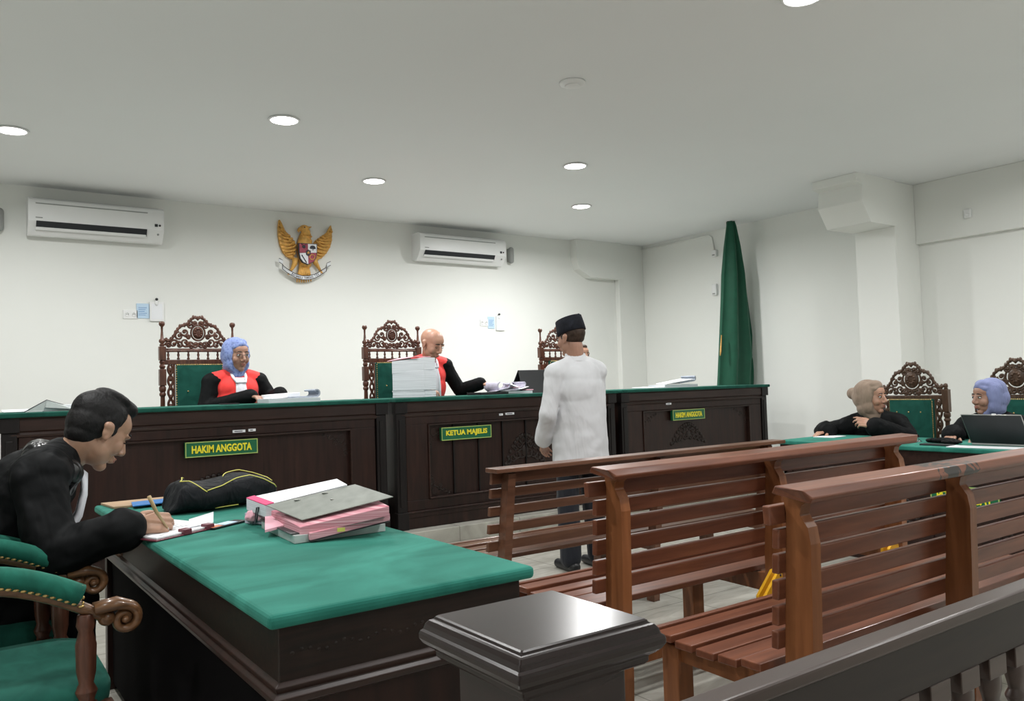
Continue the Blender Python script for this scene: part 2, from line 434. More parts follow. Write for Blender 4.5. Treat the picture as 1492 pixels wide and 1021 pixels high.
for (p, l), pw in zip(pos, (.95, .95, .75, .85, 1.95, 1.0)): downlight(p.x, p.y, l, pw=pw)
# the same lamps carry on over the part of the room behind and beside the photographer
for x, y in ((.1, 3.4), (2.0, 1.2), (6.62, 2.5), (5.2, -.4), (1.5, -1.6), (-1.5, 1.6), (6.6, -1.8)):
    downlight(x, y, 'round downlight outside the photographed part of the ceiling')
p = atz(834, 120, H)
t = thing('smoke_detector', 'flat white round detector disc on the ceiling above the standing man', 'smoke detector', (p.x, p.y, H-.03))
MB().lathe([(.085, H-.0005), (.085, H-.012), (.07, H-.02), (.03, H-.024), (.001, H-.025)], (p.x, p.y, 0), 32).build('housing', 'white', t)
MB().lathe([(.05, H-.021), (.052, H-.026), (.045, H-.029), (.001, H-.030)], (p.x, p.y, 0), 28).build('sensor_cap', 'white', t)

# ------------------------------------------------------------------ air conditioners
def aircon(x0, x1, z0, z1, label, endbox):
    y1 = YB; y0 = YB-.21; h = z1-z0
    t = thing('air_conditioner', label, 'air conditioner', ((x0+x1)/2, (y0+y1)/2, z0), 'wall air conditioners')
    prof = [(y1, z0+.02), (y1, z1), (y0+.05, z1), (y0+.01, z1-.02), (y0, z1-.05), (y0+.004, z0+h*.36), (y0+.02, z0+h*.30), (y0+.075, z0+.03), (y0+.10, z0+.005), (y0+.14, z0)]
    MB().prism(prof, 'x', x0, x1).build('casing', 'white', t, bevel=.008, seg=3)
    w = x1-x0
    MB().box(x0+.05*w, x1-.13*w, y0-.0015, y0+.01, z1-.062, z1-.052).build('panel_seam', 'grey', t)
    # outlet slot below the front panel with its guide vanes
    m = MB()
    m.hexa([(x0+.055*w, y0+.002, z0+h*.36), (x1-.135*w, y0+.002, z0+h*.36), (x1-.135*w, y0+.04, z0+h*.36), (x0+.055*w, y0+.04, z0+h*.36)],
           [(x0+.055*w, y0+.034, z0+h*.17), (x1-.135*w, y0+.034, z0+h*.17), (x1-.135*w, y0+.09, z0+h*.17), (x0+.055*w, y0+.09, z0+h*.17)])
    m.build('air_outlet', 'vent', t)
    m = MB()
    m.hexa([(x0+.05*w, y0+.022, z0+h*.20), (x1-.14*w, y0+.022, z0+h*.20), (x1-.14*w, y0+.03, z0+h*.21), (x0+.05*w, y0+.03, z0+h*.21)],
           [(x0+.05*w, y0+.035, z0+h*.13), (x1-.14*w, y0+.035, z0+h*.13), (x1-.14*w, y0+.043, z0+h*.13), (x0+.05*w, y0+.043, z0+h*.13)])
    m.build('louver', 'white', t, bevel=.002)
    m = MB(); m.box(x1-.075*w, x1-.052*w, y0-.0015, y0+.01, z0+h*.45, z0+h*.53); m.lathe([(.010, 0), (.010, .004)], (0, 0, 0), 14, M=Matrix.Translation((x1-.035*w, y0+.001, z0+h*.49)) @ Matrix.Rotation(PI/2, 4, 'X'))
    m.build('display', 'vent', t)
    m = MB(); m.lathe([(.010, 0), (.010, .005)], (0, 0, 0), 14, M=Matrix.Translation((x1-.045*w, y0+.03, z0+h*.24)) @ Matrix.Rotation(PI/2, 4, 'X')); m.build('sensor', 'grey', t)
    MB().box(x0+.05*w, x0+.05*w+.055, y0-.0006, y0+.01, z0+h*.435, z0+h*.46).build('maker_mark', 'grey', t)
    m = MB()
    for k in range(9): m.box(x0+.04, x1-.04, y0+.06+k*.014, y0+.064+k*.014, z1-.002, z1+.004)
    m.build('intake_grille', 'grey', t)
ya = YB-.21
a = aty(41, 285, ya); b = aty(239, 304, ya); c = aty(229, 353, ya)
aircon(a.x, b.x, c.z, (a.z+b.z)/2, 'wide white air conditioner high on the wall at the left', False)
a = aty(612, 337, ya); b = aty(737, 349, ya); c = aty(727, 386, ya)
aircon(a.x, b.x, c.z, (a.z+b.z)/2, 'white air conditioner high on the wall between emblem and corner, smaller in view', True)
def pipebox(p, label):
    t = thing('pipe_cover', label, 'pipe cover', (p.x, YB-.05, p.z-.10))
    m = MB(); m.cap((p.x, YB-.06, p.z-.07), (p.x, YB-.06, p.z+.07), .036, .036); m.box(p.x-.02, p.x+.02, YB-.05, YB+.004, p.z-.08, p.z+.09); m.build('sleeve', 'grey', t, bevel=.004)
pipebox(aty(744, 372, YB-.05), 'short grey pipe sleeve beside the right end of the smaller air conditioner')
pipebox(aty(-1, 320, YB-.05), 'grey pipe sleeve cut off by the left edge of the photo')

# ------------------------------------------------------------------ small things on the walls
def wallplate(px, w, h, name, label, cat, mat, group=None, d=.008, detail=None):
    p = aty(*px, YB)
    m = MB().box(p.x-w/2, p.x+w/2, YB-d, YB+.004, p.z-h/2, p.z+h/2)
    if detail is None:
        o = m.build(name, mat, bevel=.002); return tag(o, label, cat, group)
    t = thing(name, label, cat, (p.x, YB-d, p.z-h/2), group)
    m.build('plate', mat, t, bevel=.002); detail(t, p, d); return t
def sockdet(t, p, d):
    for dx in (-.03, .03):
        m = MB(); m.lathe([(.021, 0), (.021, .004), (.017, .004), (.016, .001), (.001, .001)], (0, 0, 0), 18, M=Matrix.Translation((p.x+dx, YB-d, p.z)) @ Matrix.Rotation(PI/2, 4, 'X')); m.build('socket_face', 'white', t)
        m = MB(); m.box(p.x+dx-.010, p.x+dx-.005, YB-d-.002, YB-d, p.z-.004, p.z+.004); m.box(p.x+dx+.005, p.x+dx+.010, YB-d-.002, YB-d, p.z-.004, p.z+.004); m.build('pin_holes', 'vent', t)
wallplate((190, 458), .13, .085, 'power_socket', 'white double power socket on wall behind the left judge', 'socket', 'white', 'wall sockets', detail=sockdet)
wallplate((705, 470), .12, .085, 'power_socket', 'white power socket on wall right of the bald judge', 'socket', 'white', 'wall sockets', detail=sockdet)
def lines(t, p, d):
    m = MB()
    for k in range(5): m.box(p.x-.04, p.x+.035-.01*(k % 3), YB-d-.001, YB-d, p.z+.03-.018*k, p.z+.034-.018*k)
    m.build('printed_lines', 'bluec', t)
wallplate((208, 453), .115, .145, 'notice_sheet', 'pale blue notice taped beside the socket behind the left judge', 'notice', 'bluep', detail=lines)
wallplate((715.5, 470), .10, .15, 'notice_sheet', 'pale blue notice taped beside the socket right of the bald judge', 'notice', 'bluep', detail=lines)
def sheetdet(t, p, d):
    m = MB(); m.box(p.x-.05, p.x+.05, YB-d-.002, YB-d, p.z-.075, p.z+.075); m.build('inner_page', 'paper', t)
wallplate((228, 454), .13, .19, 'document_holder', 'clear white document holder under the small hook, behind left judge', 'document holder', 'white', d=.02, detail=sheetdet)
wallplate((728, 471), .125, .185, 'document_holder', 'clear white document holder right of the blue notice, beside bald judge', 'document holder', 'white', d=.02, detail=sheetdet)
def hook(px, label):
    p = aty(*px, YB-.02); t = thing('wall_hook', label, 'hook', (p.x, YB-.02, p.z-.05))
    MB().cap((p.x, YB-.018, p.z-.045), (p.x, YB-.018, p.z-.02), .018, .014).build('mount', 'white', t)
    m = MB(); m.ell((p.x, YB-.028, p.z), (.014, .016, .014)); m.box(p.x-.004, p.x+.004, YB-.03, YB, p.z-.03, p.z); m.build('knob', 'black', t)
hook((228, 436), 'small white hook with a black knob above the left document holder')
hook((727, 458), 'small hook with dark knob above the right document holder')
# trunking and boxes on the right wall
m = MB(); q0 = atx(930, 366, XR-.02); q1 = atx(1036, 343, XR-.02); q2 = atx(1040, 365, XR-.02)
m.tube([(XR-.012, 8.46, q1.z+.01), (XR-.012, q1.y+.05, q1.z+.01), (XR-.012, q1.y, q1.z-.02), (XR-.012, q2.y, q2.z)], .012, 6)
tag(m.build('cable_conduit', 'wall'), 'thin white conduit running along the top of the right wall', 'conduit')
for px, hh, l in (((1040.5, 369), .09, 'small white junction box at the end of the wall conduit'), ((1041, 422), .15, 'white rounded box on the wall below the junction box')):
    p = atx(*px, XR-.03); t = thing('junction_box', l, 'wall box', (XR-.03, p.y, p.z-hh/2))
    MB().box(XR-.045, XR+.004, p.y-.04, p.y+.04, p.z-hh/2, p.z+hh/2).build('housing', 'white', t, bevel=.012, seg=3)
    MB().box(XR-.049, XR-.044, p.y-.02, p.y+.02, p.z-hh/2+.015, p.z-hh/2+.03).build('slot', 'grey', t)
p = atx(1409, 311, XR-.09); t = thing('motion_sensor', 'little white sensor high on the right wall beyond the column', 'sensor', (XR-.09, p.y, p.z-.04))
MB().box(XR-.095, XR-.056, p.y-.035, p.y+.035, p.z-.045, p.z+.045).build('housing', 'white', t, bevel=.01, seg=3)
MB().ell((XR-.097, p.y, p.z-.012), (.014, .022, .02)).build('lens', 'white', t)
# ------------------------------------------------------------------ judges' bench (three units side by side)
YJ = 5.85; ZT = 1.172
def ornament(m, cx, cz, w, h, y, r=.006, kind='corner', sx=1, sz=1):
    """carved scrolls standing proud of a panel (xz plane)"""
    if kind == 'corner':
        for k, (u, v, R, a, s) in enumerate([(.25, .25, .42, 0, 1), (.72, .18, .26, PI, -1), (.18, .72, .26, PI/2, 1), (.5, .5, .2, 0, -1), (.95, .08, .14, 0, 1), (.08, .95, .14, 0, 1)]):
            pts = spiral((0, 0, 0), R*w*.5, 1.4, a, s, 18)
            m.tube([(cx+sx*(u*w+p.x), y, cz+sz*(v*h+p.z)) for p in pts], [r*(1-.6*i/18) for i in range(19)], 6)
        for k in range(7):
            u = k/6; m.ell((cx+sx*w*(.1+.85*u), y, cz+sz*h*(.95-.85*u)*.6), (r*1.8, r*1.1, r*1.8), nu=8, nv=6)
    else:
        for sxx in (-1, 1):
            for (u, v, R, a, s) in [(.18, .35, .20, PI, 1), (.42, .30, .17, 0, -1), (.65, .20, .14, PI, 1), (.85, .10, .11, 0, -1), (.30, .62, .14, PI/2, 1), (.10, .78, .14, 0, -1), (.52, .50, .09, 0, 1)]:
                pts = spiral((0, 0, 0), R*h, 1.4, a, s, 18)
                m.tube([(cx+sxx*(u*w/2+p.x), y, cz+v*h+p.z) for p in pts], [r*1.2*(1-.6*i/18) for i in range(19)], 6)
            for k in range(9):
                u = k/8; m.ell((cx+sxx*u*w/2, y, cz+h*(1-u*u)*.95), (r*2.2, r*1.3, r*2.2), nu=8, nv=6)
        m.ell((cx, y, cz+.40*h), (.09*h*1.6, r*1.5, .22*h))
def judge_bench(x0, x1, label, sign, sx0, sx1, sz0, sz1, inner, center, stickers, rpil=False):
    t = thing('judge_bench', label, 'bench', ((x0+x1)/2, YJ+.3, DZ), "judges' bench units on the platform")
    m = MB(); m.box(x0+.04, x1-.04, YJ+.05, YJ+.08, DZ, ZT-.03); m.box(x0+.04, x0+.08, YJ+.05, YJ+.48, DZ, ZT-.03); m.box(x1-.08, x1-.04, YJ+.05, YJ+.48, DZ, ZT-.03)
    m.build('body', 'dark', t, bevel=.003)
    # stiles, rails and mouldings of the framed front
    m = MB()
    m.box(x0+.10, x1-.10, YJ+.02, YJ+.055, DZ, DZ+.09); m.box(x0+.10, x1-.10, YJ+.012, YJ+.055, DZ+.09, .245)
    m.box(x0+.10, x1-.10, YJ+.000, YJ+.055, .245, .262)
    m.box(x0+.10, x1-.10, YJ+.02, YJ+.055, .262, .345); m.box(x0+.10, x1-.10, YJ+.02, YJ+.055, .955, 1.02)
    m.box(x0+.10, x0+.30, YJ+.02, YJ+.055, .345, .955); m.box(x1-.30, x1-.10, YJ+.02, YJ+.055, .345, .955)
    m.build('front_frame', 'dark', t, bevel=.004)
    m = MB()
    for z, d, hh in ((.345, .012, .014), (.940, .012, .014)):
        m.box(x0+.30, x1-.30, YJ+d-.004, YJ+.055, z, z+hh)
    for x in (x0+.30, x1-.314): m.box(x, x+.014, YJ+.008, YJ+.055, .345, .954)
    m.build('panel_moulding', 'darkx', t, bevel=.004)
    m = MB(); m.prism([(YJ+.055, 1.02), (YJ+.012, 1.02), (YJ+.004, 1.035), (YJ+.012, 1.05), (YJ-.002, 1.06), (YJ-.002, 1.13), (YJ-.02, 1.142), (YJ+.055, 1.142)], 'x', x0+.06, x1-.06, smooth=False)
    m.build('frieze', 'darkx', t, bevel=.002)
    # end pilasters
    for xa in (x0, x1-.10):
        m = MB(); m.box(xa, xa+.10, YJ-.005, YJ+.06, DZ, .26); m.box(xa+.008, xa+.092, YJ+.006, YJ+.06, .26, 1.05); m.box(xa-.004, xa+.104, YJ-.012, YJ+.06, 1.05, 1.142)
        m.box(xa+.03, xa+.07, YJ-.002, YJ+.02, .30, 1.0)
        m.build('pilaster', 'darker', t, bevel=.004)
    m = MB(); m.box(x0-.012, x1+.012, YJ-.035, YJ+.60, ZT-.03, ZT); m.build('green_top', 'greend', t, bevel=.008, seg=3)
    y = YJ+.018
    for (ax, az, sx, sz) in ((x0+.32, .36, 1, 1), (x1-.32, .36, -1, 1), (x0+.32, .93, 1, -1), (x1-.32, .93, -1, -1)):
        m = MB(); ornament(m, ax, az, .20, .17, y+.034, .006, 'corner', sx, sz); m.build('corner_carving', 'carve', t)
    m = MB(); ornament(m, center[0], center[1], center[2], center[3], YJ+.05, .009, 'center'); m.build('crest_carving', 'carve', t)
    if inner:
        m = MB()
        for xa in inner: m.box(xa, xa+.012, YJ+.036, YJ+.055, .36, .94)
        m.build('panel_joint', 'darker', t)
    s = MB(); s.box(sx0, sx1, YJ-.001, YJ+.03, sz0, sz1)
    sg = s.build('name_sign', 'signg', t, label='green sign with yellow lettering reading '+sign)
    b = MB(); e = .006; yb = YJ-.003
    b.box(sx0, sx1, yb, YJ, sz0, sz0+e); b.box(sx0, sx1, yb, YJ, sz1-e, sz1); b.box(sx0, sx0+e, yb, YJ, sz0+e, sz1-e); b.box(sx1-e, sx1, yb, YJ, sz0+e, sz1-e)
    b.build('sign_border', 'signe', sg)
    tx = MB(); w = sx1-sx0; hgt = sz1-sz0
    text_mb(tx, sign, (sx0+.085*w, YJ-.0015, sz0+.24*hgt), (1, 0, 0), (0, 0, 1), .83*w, .52*hgt, .002, bold=.035)
    tx.build('lettering', 'signy', sg)
    for (qa, qb, qc) in stickers:
        st = MB(); st.box(qa, qb, YJ+.008, YJ+.02, qc-.009, qc+.009); so = st.build('sticker', 'paper', t, label='small white sticker')
        st = MB(); st.box(qa+.01, qb-.02, YJ+.0068, YJ+.0085, qc-.003, qc+.003); st.build('print', 'ink', so)
    return t
judge_bench(.33, 2.93, "left unit of the judges' bench, dark wood under green cloth, behind the writing man", 'HAKIM ANGGOTA', 1.402, 1.897, .822, .926, None,
            (1.64, .52, .62, .17), [(1.727, 1.814, .983), (1.838, 1.888, .986)])
judge_bench(3.00, 5.36, "central unit of the judges' bench, in front of the bald judge", 'KETUA MAJELIS', 3.419, 3.911, .810, .917, (3.55, 3.80, 4.05, 4.30),
            (4.30, .56, .42, .26), [(4.01, 4.045, .998), (4.075, 4.165, 1.002)])
judge_bench(5.43, 7.66, "right unit of the judges' bench, nearest the green flag", 'HAKIM ANGGOTA', 6.136, 6.612, .840, .945, None,
            (6.40, .60, .50, .20), [(6.06, 6.13, 1.012)])

# ------------------------------------------------------------------ carved chairs
def crest(m, w, zb, zt, y, d=.014, bulge=1.0):
    """pierced scroll carving: arched outline, mirrored C-scrolls, central medallion"""
    h = zt-zb
    def top(u):   # u -1..1
        a = abs(u)
        return zb+h*(.30+.70*max(0, math.cos(min(1, a*1.12)*PI/2))**1.1+.05*math.sin(a*14))
    out = [V((u*w/2, y, top(u))) for u in [i/30-1 for i in range(61)]]
    m.tube(out, d*.8, 6, flatx=1)
    m.tube([(-w/2, y, zb+.008), (w/2, y, zb+.008)], d*.9, 6)
    for i in range(1, 30):
        p = out[i*2]; m.ell(p+V((0, 0, d*.3)), (d*.95, d*.8, d*(1.0+.5*(i % 2))), nu=8, nv=6)
    for s in (-1, 1):
        for (u, v, R, a, g) in [(.88, .17, .09, 0, 1), (.72, .22, .13, PI, -1), (.56, .18, .12, 0, 1), (.56, .46, .13, PI/2, -1), (.38, .26, .15, PI, 1), (.40, .58, .12, 0, -1),
                                (.22, .16, .12, 0, 1), (.24, .80, .12, PI/2, 1), (.08, .20, .10, 0, -1), (.30, .42, .08, 0, 1), (.10, .86, .09, 0, -1)]:
            pts = spiral((0, 0, 0), R*h*1.05, 1.35, a, g, 16)
            m.tube([(s*(u*w/2+p.x), y, zb+v*h+p.z) for p in pts], [d*.75*(1-.45*i/16) for i in range(17)], 6)
            m.ell((s*(u*w/2), y, zb+v*h), (d*.9, d*.9, d*.9), nu=8, nv=6)
    m.ell((0, y, zb+.56*h), (.17*h*bulge, d*1.3, .20*h*bulge))
    ring = [(.21*h*bulge*math.cos(k*PI/10), y, zb+.56*h+.24*h*bulge*math.sin(k*PI/10)) for k in range(20)]
    m.tube(ring, d*.6, 6, closed=True)
    for k in range(10):
        a = k*PI/5; m.ell((.10*h*math.cos(a), y-d*1.1, zb+.56*h+.12*h*math.sin(a)), (d*.8, d*.6, d*.8), nu=8, nv=6)
def turned(z0, z1, r, kind='cone'):
    L = z1-z0
    return [(r*.62, z0), (r*.62, z0+.02*L), (r*.9, z0+.06*L), (r*.95, z0+.2*L), (r*.7, z0+.82*L), (r*1.05, z0+.84*L), (r*1.05, z0+.87*L), (r*.75, z0+.89*L), (r*1.1, z0+.92*L), (r*1.1, z0+.97*L), (r*.8, z1)]
def carved_chair(label, loc, rot, style, arms, group, woodm='chair'):
    """local frame: sitter faces -y, origin on the floor under the seat"""
    t = thing('carved_chair', label, 'chair', (0, 0, 0), group)
    W = .275; yb = .24
    if style == 'tall': zb, zt, sq0, sq1, zg, fin = 1.255, 1.515, .98, 1.29, 1.145, 1.49
    else: zb, zt, sq0, sq1, zg, fin = 1.045, 1.312, .93, 1.11, 1.035, 1.165
    for s in (-1, 1):
        m = MB(); m.box(s*W-.022, s*W+.022, yb-.022, yb+.022, .0, .50)
        m.lathe(turned(.50, sq0, .024), (s*W, yb, 0), 14)
        m.box(s*W-.025, s*W+.025, yb-.025, yb+.025, sq0, sq0+.13 if style == 'tall' else sq1)
        if style == 'tall':
            m.lathe([(.016, 1.11), (.024, 1.13), (.016, 1.15), (.024, 1.165), (.018, 1.18)], (s*W, yb, 0), 14); m.box(s*W-.025, s*W+.025, yb-.025, yb+.025, 1.18, sq1)
        po = m.build('back_post', woodm, t, bevel=.003)
        m = MB()
        if style == 'tall': m.lathe([(.012, sq1), (.022, sq1+.01), (.012, sq1+.022), (.024, sq1+.035), (.024, sq1+.05), (.013, sq1+.062), (.008, sq1+.12), (.009, fin-.045), (.021, fin-.032), (.024, fin-.018), (.018, fin-.004), (.002, fin)], (s*W, yb, 0), 14)
        else: m.lathe([(.018, sq1), (.012, sq1+.012), (.017, sq1+.025), (.014, sq1+.045), (.002, fin-.005)], (s*W, yb, 0), 14)
        m.build('finial', woodm, po)
        m = MB()                                     # pierced side strip between post and upholstery
        L = zg-.50
        for k in range(2): m.tube([(s*(W-.060-.018*k*0)+(.018 if k else -.018)*math.cos(z*34), yb, z) for z in [.50+L*i/60 for i in range(61)]], .010, 6)
        for i in range(9): m.ell((s*(W-.060), yb, .53+L*i/9), (.017, .012, .020), nu=8, nv=6)
        m.tube([(s*(W-.088), yb, .50), (s*(W-.088), yb, zg)], .008, 6)
        m.build('side_carving', woodm, t)
        m = MB(); m.lathe([(.016, 0), (.022, .05), (.014, .08), (.026, .14), (.030, .25), (.020, .34), (.028, .36), (.028, .40)], (s*(W-.01), -.24, 0), 14); m.box(s*(W-.01)-.026, s*(W-.01)+.026, -.266, -.214, .36, .44)
        m.build('front_leg', woodm, t, bevel=.002)
    if style == 'tall': MB().box(-W, W, yb-.014, yb+.014, 1.145, 1.185).build('back_rail', woodm, t, bevel=.004); MB().box(-W, W, yb-.016, yb+.016, 1.245, 1.262).build('crest_rail', woodm, t, bevel=.003)
    else: MB().box(-W, W, yb-.014, yb+.014, zb-.012, zb+.015).build('crest_rail', woodm, t, bevel=.003)
    MB().box(-W, W, yb-.014, yb+.014, .52, .56).build('lower_rail', woodm, t, bevel=.003)
    m = MB(); m.box(-W, W, yb-.03, yb+.0, .36, .42); m.box(-W, W, -.262, -.23, .36, .42)
    m.box(-W-.01, -W+.03, -.25, yb, .36, .42); m.box(W-.03, W+.01, -.25, yb, .36, .42)
    m.build('seat_frame', woodm, t, bevel=.004)
    if style == 'tall':
        for i in range(7):
            x = -W+.045+i*(2*W-.09)/6
            MB().lathe([(.010, 1.185), (.012, 1.195), (.006, 1.203), (.011, 1.222), (.006, 1.238), (.009, 1.245)], (x, yb, 0), 10).build('spindle', woodm, t)
    m = MB(); crest(m, 2*W-.03, zb, zt, yb, .013 if style == 'tall' else .014, 1.0 if style == 'tall' else 1.35); m.build('crest_carving', woodm, t)
    # padded back and seat
    m = MB(); hw = W-.10
    n = 8; R = []
    for i in range(n+1):
        z = .56+(zg-.56)*i/n
        R.append([(x, yb-.055-.018*math.cos(x/hw*PI/2)*math.sin(max(.05, i/n)*PI), z) for x in [hw*(k/6-1) for k in range(13)]]+[(x, yb+.014, z) for x in [hw*(1-k/6) for k in range(13)]])
    m.rings(R); pb = m.build('back_cushion', 'greend', t, bevel=.008, seg=3)
    m = MB()
    for z in (.72, .93):
        for x in (-.10, 0, .10): m.ell((x, yb-.074, z), (.006, .004, .006), nu=8, nv=6)
    m.build('button', 'brass', pb)
    m = MB(); k = 0
    for i in range(26): m.ell((hw*(i/12.5-1), yb-.052, zg-.004), (.006, .006, .006), nu=6, nv=4)
    for i in range(30):
        for s in (-1, 1): m.ell((s*(hw+.003), yb-.040, .58+(zg-.60)*i/29), (.005, .006, .006), nu=6, nv=4)
    m.build('brass_studs', 'brass', pb)
    m = MB(); R = []
    for (z, g) in ((.42, .0), (.43, .008), (.465, .012), (.49, .002), (.503, -.03), (.508, -.09)):
        R.append([((W+.005+g-.01)*math.copysign(min(1, abs(math.cos(a))**.35), math.cos(a)), -.02+(.245+g)*math.copysign(min(1, abs(math.sin(a))**.35), math.sin(a)), z) for a in [2*PI*k/32 for k in range(32)]])
    m.rings(R); m.build('seat_cushion', 'greend', t)
    if arms:
        for s in (-1, 1):
            xa = s*(W-.005)
            m = MB(); m.lathe([(.022, .42), (.020, .46), (.028, .48), (.018, .50), (.024, .53), (.026, .60), (.018, .635), (.024, .65), (.02, .68)], (xa, -.20, 0), 14); m.box(xa-.026, xa+.026, -.226, -.174, .36, .45)
            m.build('arm_post', woodm, t, bevel=.002)
            ys = [yb-.02-(yb+.235)*i/14 for i in range(15)]
            zs = [.80-.115*(i/14)**1.0+.055*math.sin(i/14*PI) for i in range(15)]
            # carved wooden arm rail that ends in a scroll
            m = MB(); P = [(xa, ys[i], zs[i]-.026) for i in range(15)]
            m.tube(P, [.016]*15, 8)
            c = V((xa, ys[-1]-.040, zs[-1]-.034)); pts = []
            for i in range(34):
                u = i/33; a = PI/2+.15+u*2*PI*1.35; r = .036*(1-u)+.008*u
                pts.append((c.x, c.y+r*math.cos(a), c.z+r*math.sin(a)))
            m.tube([(xa, ys[-1]+.035, zs[-1]+.004), (xa, ys[-1]-.02, zs[-1]+.010)]+pts, [.018, .019]+[.015*(1-.5*i/33) for i in range(34)], 8, flatx=1.7, up=None)
            m.ell((c.x, c.y, c.z), (.028, .012, .012)); m.ell((c.x, c.y+.045, c.z+.008), (.018, .022, .020))
            ar = m.build('armrest', 'armw', t)
            m = MB(); m.tube([(xa, ys[i], zs[i]+.004) for i in range(13)], [.020+.010*math.sin(min(1, (i+2)/12)*PI/2) for i in range(13)], 12, flatx=1.15); m.build('arm_pad', 'green2', ar)
            m = MB()
            for i in range(26):
                f = i/25*12; j = int(min(11, f)); q = f-j; yy = ys[j]*(1-q)+ys[j+1]*q; zz = zs[j]*(1-q)+zs[j+1]*q
                for g in (-1, 1): m.ell((xa+g*.024, yy, zz-.019), (.004, .0085, .004), nu=6, nv=4)
            for k in range(10): a = k*PI/5; m.ell((xa+.028*math.cos(a), ys[12]-.004, zs[12]+.004+.026*math.sin(a)), (.005, .004, .005), nu=6, nv=4)
            m.build('brass_studs', 'brass', ar)
    t.location = loc; t.rotation_euler = (0, 0, rot)
    return t
GC = "tall carved chairs behind the judges' bench"
jc = carved_chair('tall carved chair behind the woman judge in the patterned blue headscarf', (1.755, 6.62, .35), 0, 'tall', False, GC)
copy_tree(jc, (3.50, 6.62, .35), 0, 'tall carved chair behind the bald judge', GC)
copy_tree(jc, (5.52, 6.62, .35), 0, 'tall carved chair mostly hidden behind the standing man', GC)
PC = 'arched carved chairs at the side table'
pc = carved_chair('arched carved chair behind the woman in the beige headscarf', (6.36, 3.60, 0), -PI/2, 'low', False, PC, 'chairp')
copy_tree(pc, (6.36, 2.80, 0), -PI/2, 'arched carved chair behind the woman in the lavender headscarf, at the right photo edge', PC)
CC = 'green padded armchairs at the front desk'
cc = carved_chair('empty green padded armchair with scroll arms, bottom left corner', (.13, 2.72, 0), PI/2, 'low', True, CC)
copy_tree(cc, (.10, 3.46, 0), PI/2, 'green padded armchair the writing man sits in', CC)
